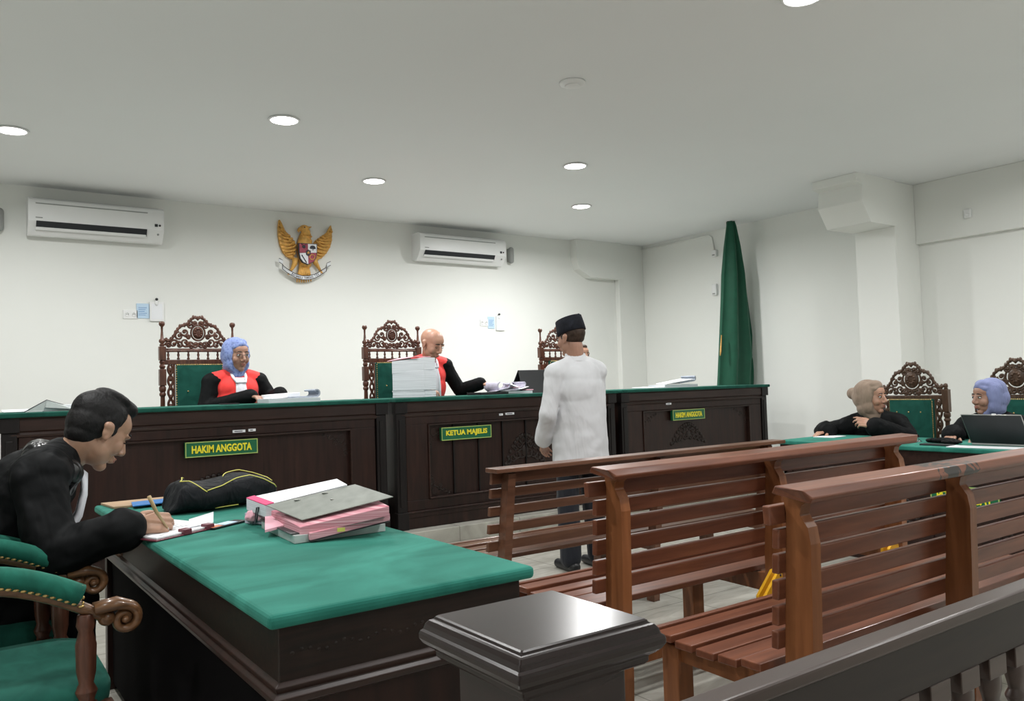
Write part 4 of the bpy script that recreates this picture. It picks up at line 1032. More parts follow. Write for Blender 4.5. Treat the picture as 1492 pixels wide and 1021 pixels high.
def feet(m, J, fwd, g=0):
    f = V(fwd)
    for s in 'LR':
        a = V(J['an'+s]); z = a.z-.06; m.cap((a.x-f.x*.04, a.y-f.y*.04, z), (a.x+f.x*.15, a.y+f.y*.15, z-.004), .036+g, .028+g)
def build_body(J, root, skin, hands, M, vox=.0048, fwd=(0, -1, 0)):
    m = MB(); HP(m, M, J.get('nose', 1.0), J.get('ears', True)); torso(m, J, -.012); arms(m, J, -.012)
    nk = V(J['neck']); hc = M @ V((0, -.022, -.045)); m.cap(nk-V((0, 0, .02)), hc, J.get('nr', .055), J.get('nr', .055)-.004, n=16)
    if 'knL' in J: legs(m, J, -.012); feet(m, J, fwd, -.008)
    for h in hands: hand(m, **h)
    b = m.build('body', skin, root); remesh(b, vox, 5, .5); return b
def shoes(J, root, fwd, mat='black'):
    f = V(fwd)
    for s in 'LR':
        m = MB(); a = V(J['an'+s]); z = a.z-.06
        m.cap((a.x-f.x*.045, a.y-f.y*.045, z+.005), (a.x+f.x*.16, a.y+f.y*.16, z-.0), .040, .032)
        o = m.build('shoe', mat, root); remesh(o, .006, 2)
def jabot(J, root, M0, prof, w0, w1, name='jabot'):
    """white pleated neck bands hanging from the collar"""
    X = V((M0[0][0], M0[1][0], M0[2][0])); F = V((M0[0][1], M0[1][1], M0[2][1]))
    U = V((M0[0][2], M0[1][2], M0[2][2])); nk = V(J['neck'])
    m = MB(); rows = []; N = 22
    for j, (pf, pu) in enumerate(prof):
        t = j/(len(prof)-1); c = nk+F*pf+U*pu; w = w0+(w1-w0)*t; r = []
        for k in range(N+1):
            u = k/N-.5; r.append(c+X*(u*w)+F*(.0035*math.sin(u*N*PI*.9)+.006-.05*u*u))
        for k in range(N, -1, -1):
            u = k/N-.5; r.append(c+X*(u*w)+F*(-.008-.05*u*u))
        rows.append(r)
    m.rings(rows); return m.build(name, 'jabot', root)
def scarf(M, root, mat, neck, sc_=1.0, knot=None, J=None):
    """soft head covering: rounded crown, cheeks framed, folds gathered under the chin and over the collar"""
    m = MB(); e = lambda c, r: m.ell(c, tuple(k*sc_ for k in r), M, 22, 15)
    e((0, -.034, .048), (.092, .104, .092)); e((0, -.060, .0), (.090, .090, .090)); e((0, -.035, -.075), (.084, .080, .065))
    for s in (-1, 1):
        e((s*.066, -.014, .010), (.030, .058, .080)); e((s*.062, .000, -.055), (.030, .046, .055)); m.cap((s*.052, .020, -.080), (0, .028, -.128), .026, .024, M)
    e((0, .018, .098), (.062, .052, .036)); m.cap((-.045, .046, .070), (0, .060, .092), .020, .022, M); m.cap((.045, .046, .070), (0, .060, .092), .020, .022, M)
    e((0, .008, -.132), (.056, .050, .038))
    nk = V(neck); lo = M @ V((0, -.01, -.10)); m.cap(lo, nk+V((0, 0, .01)), .070, .078)
    if knot: m.ell(knot[0], knot[1], M, 16, 12); m.cap(knot[0], (0, -.06, .02), .045, .075, M)
    o = m.build('headscarf', mat, root); remesh(o, .0055, 12, .5); folds(o, .09, .008, 1); return o
def robe(J, root, fwd, g=.020, cuff=.014, stop=.01, legs_=True, mat='robe', skirt=True, vox=.009, size=.10, st=.022, name='robe'):
    m = MB(); M0 = torso(m, J, g); arms(m, J, g, cuff, stop=stop)
    if legs_ and 'knL' in J:
        for s in 'LR':
            m.cap(J['hip'+s], J['kn'+s], .095, .075); k = V(J['kn'+s]); a = V(J['an'+s]); m.cap(k, (a.x, a.y, a.z+.06), .075, .085)
        m.cap(V(J['hipL']).lerp(V(J['hipR']), .5), V(J['knL']).lerp(V(J['knR']), .5), .10, .07)
    o = m.build(name, mat, root); remesh(o, vox, 6, .5); folds(o, size, st); return o, M0

# --- generic seated judge facing the room (-y)
def judge(label, cx,  yc, headc, hfwd, skin, elL, wrL, elR, wrR, hl, hr, hair=None, scarfmat=None, eyes='open', slump=0, roll=(0, 0, 1), glasses=False, bib=True, hs=1.0):
    fl = .35; hc = V(headc); fwd = V((0, -1, 0))
    nk = V((cx+(hc.x-cx)*.6, yc+(hc.y-yc)*.45, hc.z-(.150 if not slump else slump)))
    t = thing('person', label, 'person', (cx, yc, fl))
    J = dict(pelvis=(cx, yc+.06, fl+.56), neck=nk, shL=(cx+.185+(nk.x-cx)*.8, nk.y+.02, nk.z-.050), shR=(cx-.185+(nk.x-cx)*.8, nk.y+.02, nk.z-.050), fwd=fwd, ears=not scarfmat, girth=1.05,
             elL=elL, wrL=wrL, elR=elR, wrR=wrR)
    seated_legs(J, fwd, (-1, 0, 0), fl, .50, .34, .11)
    M = frame(hc, hfwd, roll) @ Matrix.Scale(hs, 4)
    body = build_body(J, t, skin, [hl, hr], M)
    face_bits(M, body, 'hair' if not scarfmat else 'eyed', eyes)
    o, M0 = robe(J, t, fwd, st=.010)
    shoes(J, t, fwd)
    if bib:
        m = MB(); up = (V(nk)-V(J['pelvis'])).normalized(); F = V((M0[0][1], M0[1][1], M0[2][1])); X = V((1, 0, 0))
        L = (V(nk)-V(J['pelvis'])).length; w = .185
        def LE3(f, off, r): Mx = M0.copy(); Mx.translation = V(J['pelvis'])+up*(L*f)+F*off; m.ell((0, 0, 0), r, Mx, 28, 18)
        LE3(.40, .030, (.150, .150, .20)); LE3(.60, .026, (.178, .150, .17)); LE3(.78, .012, (.178, .140, .13)); LE3(.93, -.002, (.14, .105, .055))
        for s in (-1, 1):
            m.cap(V(nk)+X*(s*.03)-up*.002, V(J['shL' if s > 0 else 'shR'])-X*(s*.024)+up*.012, .069, .071)
        bb = m.build('red_bib', 'red', t); remesh(bb, .008, 12, .5); folds(bb, .10, .008)
        jabot(J, t, M0, [(.100, .0), (.140, -.05), (.172, -.11), (.190, -.19), (.198, -.29), (.196, -.40)], .070, .110)
        m = MB(); m.tube([V(nk)+X*.056+F*.02+up*.040, V(nk)+X*.050+F*.085+up*.005, V(nk)+X*.036+F*.135-up*.03, V(nk)-X*.036+F*.135-up*.03, V(nk)-X*.050+F*.085+up*.005, V(nk)-X*.056+F*.02+up*.040], [.010, .012, .010, .010, .012, .010], 8)
        m.build('collar', 'jabot', t)
    return t, body, M, J, M0
# judge 1: woman, blue printed scarf, hands on a file
h1 = aty(345.5, 519, 6.50)
wr = V((1.99, 6.26, 1.225)); wl = V((2.20, 6.22, 1.235))
t1, b1, M1, J1, _ = judge('seated woman in patterned blue headscarf, red and black robe, on the left of the bench', 1.965, 6.58, h1, (.22, -1, -.10), 'skinC',
      (2.235, 6.54, 1.20), wl, (1.71, 6.52, 1.14), wr,
      dict(w=wl, d=(.25, -.9, -.15), dorsal=(.1, 0, 1), thumb=1, curl=(.5, .5, .6, .7)), dict(w=wr, d=(.35, -.85, -.1), dorsal=(0, .1, 1), thumb=-1, curl=(.6, .8, .9, 1.0)), scarfmat='hblue', hs=1.08)
scarf(M1, t1, 'hblue', J1['neck'], 1.0)
m = MB()
for s in (-1, 1):
    m.tube([(s*(.031+.020*math.cos(a*PI/8)), .098-.004*abs(math.cos(a*PI/8)), .008+.015*math.sin(a*PI/8)) for a in range(16)], .0012, 5, closed=True, M=M1)
m.tube([(-.011, .102, .012), (.011, .102, .012)], .0012, 5, M=M1); m.build('glasses', 'ink', t1)
# judge 2: bald man reading, leaning forward
h2 = aty(629, 502, 6.34)
wr = V((3.50, 6.28, 1.24)); wl = V((4.06, 6.22, 1.275))
t2, b2, M2, J2, _ = judge('bald man in red and black robe reading behind the tall paper stack', 3.70, 6.58, h2, (.30, -1, -.50), 'skinB',
      (3.97, 6.44, 1.215), wl, (3.40, 6.52, 1.16), wr,
      dict(w=wl, d=(.75, -.55, -.05), dorsal=(0, .1, 1), thumb=1, curl=(.4, .5, .6, .7)), dict(w=wr, d=(.6, -.7, -.1), dorsal=(0, .1, 1), thumb=-1, curl=(.6, .7, .8, .8)), eyes='closed', slump=.135, hs=1.16)
# judge 3: mostly hidden behind the standing man
h3 = aty(847, 519, 6.50)
wr = V((5.36, 6.20, 1.22)); wl = V((5.44, 6.20, 1.22))
t3, b3, M3, J3, _ = judge('seated person in red and black robe, mostly hidden behind the standing man', 5.52, 6.58, h3, (-.1, -1, -.05), 'skinB',
      (5.66, 6.44, 1.17), wl, (5.26, 6.46, 1.18), wr,
      dict(w=wl, d=(-.3, -.9, -.1), dorsal=(0, .1, 1), thumb=1), dict(w=wr, d=(.3, -.9, -.1), dorsal=(0, .1, 1), thumb=-1))
def haircap(M, root, mat, prims, name='hair', vox=.0045):
    m = MB()
    for c, r in prims: m.ell(c, r, M, 20, 14)
    o = m.build(name, mat, root); remesh(o, vox, 10, .5); folds(o, .03, .003); return o
haircap(M3, t3, 'hairb', [((0, -.034, .052), (.080, .092, .078)), ((0, -.058, .0), (.076, .062, .07)), ((.072, -.02, .0), (.012, .035, .05)), ((-.072, -.02, .0), (.012, .035, .05)), ((0, .03, .10), (.05, .04, .025))])

# --- standing man seen from behind
def standing():
    cx, cy = 3.575, 4.27; f = V((.12, 1, 0)).normalized(); lat = V((f.y, -f.x, 0))   # lat = his right
    t = thing('person', 'standing man seen from behind in white shirt and black cap, facing the judges', 'person', (cx, cy, 0))
    C = V((cx, cy, 0)); P = lambda r, fw, z: C+lat*r+f*fw+V((0, 0, z))
    J = dict(pelvis=P(0, 0, .90), neck=P(-.01, .0, 1.405), shL=P(-.185, -.01, 1.315), shR=P(.155, .0, 1.325), fwd=f,
             elL=P(-.262, -.03, 1.055), wrL=P(-.215, .13, .86), elR=P(.195, .06, 1.06), wrR=P(.10, .22, .90), girth=1.02, nose=1.15, nr=.063)
    J['hipL'] = P(-.09, 0, .88); J['hipR'] = P(.09, 0, .88); J['knL'] = P(-.10, .02, .48); J['knR'] = P(.10, .02, .48); J['anL'] = P(-.11, -.01, .09); J['anR'] = P(.11, -.01, .09)
    hc = aty(831.5, 494, cy+.02); hf = V((-.20, 1, -.12))
    M = frame(hc, hf)
    body = build_body(J, t, 'skinC', [dict(w=J['wrL'], d=(.5, .6, -.5), dorsal=(-.3, .6, .3), thumb=1, curl=(.5, .5, .5, .6)), dict(w=J['wrR'], d=(-.6, .5, -.4), dorsal=(.1, .8, .4), thumb=-1, curl=(.5, .5, .5, .6))], M, .005, f)
    face_bits(M, body, 'hair')
    haircap(M, t, 'hairb', [((0, -.021, .034), (.0765, .0955, .078)), ((0, -.036, -.004), (.066, .066, .040)), ((.070, .0, .02), (.008, .03, .03)), ((-.070, .0, .02), (.008, .03, .03))])
    m = MB()                                     # flat-topped velvet cap
    def oval(z, a, b, yo=0): return [(a*math.cos(q), b*math.sin(q)+yo, z) for q in [2*PI*k/36 for k in range(36)]]
    Mc = M @ Matrix.Translation((0, -.016, .040)) @ Matrix.Rotation(math.radians(-9), 4, 'X')
    m.rings([oval(-.002, .074, .096), oval(.0, .084, .108), oval(.03, .084, .107), oval(.070, .081, .104), oval(.099, .078, .101), oval(.1025, .075, .098), oval(.098, .068, .09), oval(.094, .03, .06), oval(.094, .001, .002)], M=Mc)
    c = m.build('cap', 'cap', t)
    m = MB(); m.tube([Mc @ V((0, -.098+.0, .100)), Mc @ V((0, -.05, .104)), Mc @ V((0, 0, .106)), Mc @ V((0, .05, .104)), Mc @ V((0, .098, .100))], .006, 6); m.build('cap_crease', 'cap', c)
    # shirt hanging loose over the trousers
    m = MB(); torso(m, J, .020); arms(m, J, .018, .012, stop=.02)
    R = []
    M0 = frame((0, 0, 0), f)
    for z, a, b, fy in ((.66, .205, .150, 0), (.72, .203, .150, 0), (.84, .196, .146, 0), (.96, .188, .142, 0), (1.08, .186, .142, 0), (1.18, .188, .138, 0), (1.26, .180, .118, 0), (1.32, .14, .085, 0)):
        R.append([C+lat*((a+.008)*math.cos(q)+.006)+f*(b*math.sin(q)+fy)+V((0, 0, z+.012*math.sin(2*q))) for q in [2*PI*k/32 for k in range(32)]])
    m.rings(R); m.ell(C+V((0, 0, 1.20))-f*.018, (.192, .130, .150), None, 28, 18); m.ell(C+V((0, 0, 1.30))-f*.01, (.165, .10, .085), None, 28, 18)
    s = m.build('shirt', 'shirt', t); remesh(s, .007, 14, .5); folds(s, .14, .020, 1)
    m = MB()
    for r_, z in ((.062, 1.40), ):
        R = []
        nk = V(J['neck'])
        for z, a, b, dy in ((1.375, .080, .075, -.005), (1.395, .072, .068, -.003), (1.432, .066, .064, .008), (1.445, .064, .062, .012), (1.440, .069, .067, .010), (1.405, .078, .074, 0), (1.39, .083, .080, -.003)):
            R.append([nk+V((0, 0, z-1.395))+lat*(a*math.cos(q))+f*(b*math.sin(q)+dy) for q in [2*PI*k/28 for k in range(28)]])
        m.rings(R, caps=False)
    m.build('shirt_collar', 'shirt', s)
    m = MB(); 
    for sd in 'LR':
        m.cap(J['hip'+sd], J['kn'+sd], .086, .078); m.cap(J['kn'+sd], V(J['an'+sd])+V((0, 0, .0)), .078, .072)
    m.ell(C+V((0, 0, .88)), (.150, .115, .12)); tr = m.build('trousers', 'trouser', t); remesh(tr, .009, 5); folds(tr, .12, .014, 1)
    shoes(J, t, f)
standing()

# --- clerk writing at the front desk
def clerk():
    f = V((1, 0, 0)); t = thing('person', 'man in a black robe bent over, writing at the left of the front desk', 'person', (.10, 3.42, 0))
    hc = aty(143, 630, 3.33)
    J = dict(pelvis=(-.02, 3.42, .58), neck=(.375, 3.36, 1.040), shL=(.33, 3.55, .985), shR=(.290, 3.16, .990), fwd=V((.75, 0, -.6)),
             elL=(.27, 3.72, .72), wrL=(.46, 3.60, .68), elR=(.315, 3.03, .745), wrR=(.535, 2.945, .822), nose=1.12, nr=.062)
    J['hipL'] = V((.0, 3.50, .56)); J['hipR'] = V((.0, 3.33, .56)); J['knL'] = V((.42, 3.54, .52)); J['knR'] = V((.42, 3.30, .52)); J['anL'] = V((.36, 3.54, .09)); J['anR'] = V((.36, 3.30, .09))
    M = frame(hc, (1, .34, -.70), (.10, .05, 1)) @ Matrix.Scale(1.10, 4)
    hd = [dict(w=J['wrR'], d=(.93, .05, .05), dorsal=(-.05, -.80, .60), thumb=-1, curl=(.75, .85, .95, 1.0), tcurl=.55, sc_=1.02),
          dict(w=J['wrL'], d=(.9, -.4, -.1), dorsal=(0, 0, 1), thumb=1, curl=(.3, .3, .35, .4))]
    body = build_body(J, t, 'skinA', hd, M, .0045, f)
    face_bits(M, body, 'hair', 'closed')
    haircap(M, t, 'hair', [((0, -.026, .054), (.0800, .0960, .077)), ((0, -.044, .012), (.0755, .070, .070)), ((0, -.046, -.034), (.060, .050, .040)), ((.069, -.012, .035), (.012, .034, .040)), ((-.069, -.012, .035), (.012, .034, .040)),
                           ((0, .034, .112), (.052, .046, .032)), ((0, -.012, .120), (.060, .07, .026)), ((.071, .014, .012), (.006, .009, .022)), ((-.071, .014, .012), (.006, .009, .022))], vox=.004)
    o, M0 = robe(J, t, f, g=.036, cuff=.010, stop=.03, vox=.008, size=.12, st=.030)
    m = MB()                                   # satin facing over the shoulders
    for s, sh in ((-1, 'shR'), (1, 'shL')):
        a = V(J['neck']); b = V(J[sh]); q = a.lerp(b, .55)
        m.cap(a+V((-.055, s*.04, .015)), q+V((-.03, 0, .035)), .052, .060); m.cap(q+V((-.03, 0, .030)), q+V((.06, 0, -.02)), .060, .050)
        m.cap(q+V((.06, -s*.02, -.02)), V((.30, 3.38+s*.07, .74)), .046, .040)
    sf = m.build('robe_facing', 'leath', t); remesh(sf, .007, 5); folds(sf, .06, .014)
    jabot(J, t, M0, [(.100, .01), (.150, -.05), (.188, -.12), (.205, -.21), (.210, -.32), (.205, -.42)], .085, .12)
    # gathered satin sleeve end
    m = MB(); e = V(J['elR']); w = V(J['wrR']); d = (w-e).normalized()
    for i in range(7): c = e.lerp(w, .55+.063*i); m.ell(c, (.034, .066-.0035*i, .066-.0035*i), frame((0, 0, 0), (0, 1, 0)))
    cf = m.build('sleeve_cuff', 'leath', t); remesh(cf, .006, 3); folds(cf, .04, .012)
    shoes(J, t, f)
    pn = thing('pen', 'tan pen held in the writing hand at the left', 'pen', (.66, 2.93, .80))
    a = aty(228, 746, 2.915); b = aty(246, 772, 2.95); top = aty(217, 723, 2.90)
    m = MB(); m.tube([b+(a-b)*.12, a, top], [.0035, .0060, .0065], 10); m.build('barrel', 'pen', pn)
    m = MB(); m.tube([b, b+(a-b)*.12], [.0010, .0033], 8); m.build('tip', 'metal', pn)
clerk()

# --- the two women at the side table (they face -x, turned to each other)
def side_woman(label, J, hc, hf, skin, scarfm, hands, up=(0, 0, 1), eyes='open', knot=None, hs=1.0, base=(6.2, 3.6, 0)):
    f = V((-1, 0, 0)); t = thing('person', label, 'person', base)
    seated_legs(J, f, (0, 1, 0), 0, .50, .36, .11); J['ears'] = False
    M = frame(hc, hf, up) @ Matrix.Scale(hs, 4); body = build_body(J, t, skin, hands, M, .005, f); face_bits(M, body, 'eyed', eyes)
    o, M0 = robe(J, t, f, g=.026, cuff=.026)
    F = V((M0[0][1], M0[1][1], M0[2][1])); U = V((M0[0][2], M0[1][2], M0[2][2])); nk = V(J['neck'])
    jabot(J, t, M0, [(.090, .0), (.128, -.05), (.156, -.11), (.170, -.19), (.176, -.28)], .085, .13)
    scarf(M, t, scarfm, nk, 1.0, knot); shoes(J, t, f)
    return t
X = 5.98
hA = atx(1271, 580, X)
JA = dict(pelvis=(6.22, 3.58, .58), neck=(X+.04, hA.y+.02, hA.z-.145), shR=(X-.05, hA.y+.21, hA.z-.225), shL=(X+.15, hA.y-.12, hA.z-.205), fwd=V((-1, 0, 0)),
          elR=(5.84, hA.y+.36, .80), wrR=(5.70, hA.y+.22, .815), elL=(6.02, hA.y-.27, .755), wrL=(5.80, hA.y-.12, .85), girth=.95)
side_woman('seated woman in beige headscarf and black robe, turned to the woman beside her', JA, hA, (-.02, -1, -.03), 'skinB', 'hbei',
           [dict(w=JA['wrR'], d=(-.8, .25, -.1), dorsal=(-.1, .1, 1), thumb=-1, curl=(.5, .6, .7, .8)), dict(w=JA['wrL'], d=(-.5, .55, .35), dorsal=(-.6, .2, .5), thumb=1, curl=(.4, .7, .9, .9))],
           up=(0, .05, 1), knot=((0, -.150, .030), (.046, .052, .046)), base=(6.3, 3.6, 0), hs=1.06)
hB = atx(1439, 580, X)
JB = dict(pelvis=(6.22, 2.80, .58), neck=(X+.04, hB.y, hB.z-.15), shR=(X+.06, hB.y+.18, hB.z-.205), shL=(X+.06, hB.y-.19, hB.z-.205), fwd=V((-1, 0, 0)),
          elR=(5.95, hB.y+.23, .79), wrR=(5.72, hB.y+.12, .815), elL=(5.95, hB.y-.25, .79), wrL=(5.70, hB.y-.10, .825), girth=.98)
side_woman('seated woman in lavender headscarf and black robe behind the laptop', JB, hB, (-.95, .55, -.06), 'skinC', 'hlav',
           [dict(w=JB['wrR'], d=(-.85, -.2, -.15), dorsal=(-.1, 0, 1), thumb=-1, curl=(.5, .5, .6, .6)), dict(w=JB['wrL'], d=(-.9, .1, -.15), dorsal=(-.1, 0, 1), thumb=1, curl=(.5, .5, .6, .6))], base=(6.3, 2.8, 0))
# ------------------------------------------------------------------ paper things
def slab(m, corners, th, mi=0, wob=0):
    """a thin stack given its four top corners (any height) and thickness"""
    top = [V(c) for c in corners]; bot = [c-V((0, 0, th)) for c in top]
    m.hexa(top, bot, mi); return m
def rect(cx, cy, w, d, a, z, dz=(0, 0)):
    ca, sa = math.cos(a), math.sin(a)
    return [V((cx+u*w/2*ca-v*d/2*sa, cy+u*w/2*sa+v*d/2*ca, z+u*dz[0]+v*dz[1])) for u, v in ((-1, -1), (1, -1), (1, 1), (-1, 1))]
def sheet(m, c4, th=.0012, curl=0, n=10, mi=0):
    """a single sheet with a curled edge: bends upward across its length"""
    a, b, c, d = [V(p) for p in c4]; rows = []
    for j in range(n+1):
        t = j/n; z = curl*(t**3); p, q = a.lerp(d, t), b.lerp(c, t)
        p = p+V((0, 0, z)); q = q+V((0, 0, z)); up = V((0, 0, th)); rows.append([p, q, q+up, p+up])
    m.rings(rows, mi, smooth=False); return m
def curled(m, p0, ax, dirv, L, w, R, turns, th=.004, n=26, mi=0):
    """pages bent over into an open roll: flat run L along dirv, then a roll of radius R; ax = roll axis, w long"""
    p0, ax, dirv = V(p0), V(ax).normalized(), V(dirv).normalized(); up = V((0, 0, 1)); P = []
    P.append((p0, up)); P.append((p0+dirv*L, up)); c = p0+dirv*L+up*R
    for i in range(1, n+1):
        a = -PI/2+turns*2*PI*i/n; r = R*(1-.35*i/n); P.append((c+dirv*(r*math.cos(a))+up*(r*math.sin(a)), -(dirv*math.cos(a)+up*math.sin(a))))
    rows = []
    for q, nn in P: rows.append([q-ax*w/2, q+ax*w/2, q+ax*w/2+nn*th, q-ax*w/2+nn*th])
    m.rings(rows, mi, smooth=False); return m
ZB = ZT   # top of the judges' bench
# tall white stack: five bundles
sx, sy = aty(620, 578, 5.90).x, 5.92
a45 = math.radians(40)
cy_ = sy+.20; cxs = sx+.02
hts = [(ZB, .018), (ZB+.018, .030), (ZB+.048, .012), (ZB+.060, .165), (ZB+.225, .105)]
lab = ['thin paper bundle at the very bottom of the tall white stack', 'paper bundle second from the bottom of the tall white stack', 'very thin paper bundle in the middle of the tall white stack',
       'thickest paper bundle of the tall white stack', 'topmost paper bundle of the tall white stack, under the pink sheets']
for (z, h), l, j in zip(hts, lab, range(5)):
    w1, w2 = .275, .285
    c0 = rect(cxs+.002*(j % 2), cy_+.003*(j % 3), w1, w2, a45+.015*math.sin(j*2), z+h)
    if j == 4: c0 = [c+V((0, 0, dz)) for c, dz in zip(c0, (0, .004, .0, -.025))]
    o = slab(MB(), c0, h-.0015).build('paper_bundle', 'pages', bevel=.0015); tag(o, l, 'papers', 'paper bundles stacked in front of the bald judge')
m = MB(); r = rect(cxs-.03, cy_+.03, .28, .27, a45-.1, ZB+.337); r = [c+V((0, 0, d)) for c, d in zip(r, (.0, .005, .010, -.03))]
sheet(m, r, .003, .0); tag(m.build('pink_sheets', 'pinkp'), 'pink sheets lying on top of the tall white stack', 'papers')
# open files on the bench
def openfile(label, x, y, w, d, a, z, th, roll=None, extra=None, mat='paper'):
    t = thing('open_file', label, 'file', (x, y, z), 'case files lying open on the bench')
    slab(MB(), rect(x, y, w, d, a, z+th), th).build('page_block', 'pages', t, bevel=.001)
    m = MB(); sheet(m, rect(x, y, w*.98, d*.98, a, z+th+.0015), .0012, 0); m.build('top_sheet', mat, t)
    if roll: m = MB(); curled(m, *roll); m.build('turned_pages', 'paperb', t)
    if extra: extra(t)
    return t
openfile('open white file under the hands of the left judge, pages curled over at right', 2.20, 6.03, .40, .24, .02, ZB, .030,
         ((2.18, 6.04, ZB+.032), (0, 1, 0), (1, 0, 0), .20, .22, .036, .62, .010))
m = MB(); slab(m, rect(2.16, 6.10, .22, .20, .1, ZB+.066, (.006, 0)), .030); tag(m.build('paper_bundle', 'paper', bevel=.002), 'white loose pages lying on the open file of the left judge', 'papers')
m = MB(); m.box(1.70, 1.83, 6.03, 6.10, ZB, ZB+.008); tag(m.build('mobile_phone', 'black', bevel=.003), 'dark phone on the bench at the left of the woman judge', 'phone')
# crumpled plastic folder at far left of bench
pt = [aty(x, y, Y) for x, y, Y in ((47, 603, 6.1), (68, 583, 6.05), (105, 594, 6.1), (66, 603, 6.15), (105, 603, 6.2))]
t = thing('plastic_folder', 'bent clear grey plastic folder standing on the far left of the bench', 'folder', (pt[1].x, 6.1, ZB))
m = MB(); p0, p1, p2 = aty(62, 604, 6.0), aty(68, 582.5, 6.02), aty(107, 593.5, 6.05); p3 = aty(66, 594, 6.0)
m.hexa([p1, p2, p2+V((0, .004, 0)), p1+V((0, .004, 0))], [p3, aty(107, 596, 6.0), aty(107, 596, 6.0)+V((0, .004, 0)), p3+V((0, .004, 0))])
m.hexa([p1, p1+V((.012, 0, 0)), p1+V((.012, .004, 0)), p1+V((0, .004, 0))], [V((p0.x-.10, 6.0, ZB)), V((p0.x, 6.0, ZB)), V((p0.x, 6.004, ZB)), V((p0.x-.10, 6.004, ZB))])
m.build('cover', 'plast', t)
m = MB(); m.box(p0.x+.01, p0.x+.26, 6.03, 6.24, ZB, ZB+.040); m.build('page_block', 'paper', t, bevel=.002)
m = MB(); m.tube([V((p0.x-.10, 5.998, ZB+.003)), p1, p2], .0025, 6); m.tube([p3, aty(107, 596, 6.0)], .002, 6); m.build('edge', 'ink', t)
m = MB(); sheet(m, rect(.47, 6.10, .22, .2, 0, ZB+.004), .003, .012); tag(m.build('loose_paper', 'paper'), 'white sheet at the left end of the bench beside plastic folder', 'papers')
# heap in front of the bald judge's left hand
t = thing('document_heap', 'heap of curled papers beside the tall stack, under the bald judge\'s hand', 'papers', (4.15, 6.08, ZB))
m = MB(); slab(m, rect(4.02, 6.05, .30, .22, .05, ZB+.022), .022); m.build('binder', 'black', t, bevel=.003)
m = MB(); slab(m, rect(4.28, 6.08, .34, .24, -.08, ZB+.026, (-.004, 0)), .024); m.build('page_block', 'pages', t, bevel=.002)
m = MB(); curled(m, (4.30, 6.06, ZB+.03), (0, 1, .0), (-1, 0, 0), .20, .22, .050, .45, .010); curled(m, (4.16, 6.07, ZB+.030), (0, 1, 0), (1, 0, .12), .20, .20, .034, .40, .008); curled(m, (4.05, 6.02, ZB+.026), (.3, 1, 0), (1, 0, .2), .14, .20, .030, .35, .006)
m.build('curled_pages', 'paperb2', t)
m = MB(); sheet(m, rect(4.32, 6.03, .16, .18, .5, ZB+.05, (.01, 0)), .002, .03); sheet(m, rect(4.22, 6.00, .14, .12, .2, ZB+.07, (-.02, .0)), .002, .02); m.build('loose_sheets', 'paper', t)
m = MB(); m.tube([(4.18, 5.97, ZB+.075), (4.25, 5.96, ZB+.055), (4.31, 5.97, ZB+.06)], .004, 6); m.box(4.38, 4.46, 5.96, 6.02, ZB+.028, ZB+.036); m.build('ribbon_marker', 'pinkp', t)

# black monitor-like panel and file by the third judge
def easel(label, px0, px1, Y):
    A = aty(px0[0], px0[1], Y); B = aty(px1[0], px1[1], Y)
    t = thing('document_stand', label, 'stand', ((A.x+B.x)/2, Y, ZB))
    w = B.x-A.x; h = A.z-ZB
    m = MB(); m.hexa([(A.x+.03, Y+.06, ZB+h), (B.x, Y+.06, ZB+h), (B.x, Y+.068, ZB+h), (A.x+.03, Y+.068, ZB+h)], [(A.x+.03, Y, ZB), (B.x+.02, Y, ZB), (B.x+.02, Y+.008, ZB), (A.x+.03, Y+.008, ZB)]); m.build('front_panel', 'black', t, bevel=.002)
    m = MB(); m.hexa([(A.x+.03, Y+.064, ZB+h), (B.x, Y+.064, ZB+h), (B.x, Y+.07, ZB+h), (A.x+.03, Y+.07, ZB+h)], [(A.x, Y+.17, ZB), (B.x+.02, Y+.17, ZB), (B.x+.02, Y+.178, ZB), (A.x, Y+.178, ZB)]); m.build('rear_panel', 'black', t, bevel=.002)
easel('black folded panel standing on the bench just left of the standing man', (757, 539), (800, 539), 6.02)
openfile('open white file with pages rolled up, on the right unit of the bench', 6.42, 6.10, .50, .24, .0, ZB, .030,
         ((6.40, 6.08, ZB+.040), (0, 1, 0), (1, 0, .10), .22, .20, .036, .42, .012))
m = MB(); sheet(m, [(6.20, 5.98, ZB+.036), (6.62, 5.99, ZB+.078), (6.60, 6.17, ZB+.084), (6.22, 6.15, ZB+.040)], .008, .0); tag(m.build('paper_bundle', 'paper'), 'upper white pages of the file near the flag', 'papers')
m = MB(); sheet(m, rect(6.02, 6.06, .28, .22, .1, ZB+.004), .006, .006); tag(m.build('loose_paper', 'paper'), 'flat white sheets on the bench right of the standing man', 'papers')

# ------------------------------------------------------------------ things on the front desk
ZD = .78
# lower layers
def deskstack(label, name, corners, th, mat, cat='file', parts=None, group='case files piled on the front desk'):
    top = [V(c) for c in corners]; base = sum(top, V((0, 0, 0)))/4
    t = thing(name, label, cat, (base.x, base.y, min(c.z for c in top)-th), group)
    slab(MB(), corners, th).build('page_block', mat, t, bevel=.0015)
    if parts: parts(t)
    return t
def cover(t, corners, th, mat, name='cover', lift=0):
    m = MB(); slab(m, corners, th); return m.build(name, mat, t, bevel=.001)
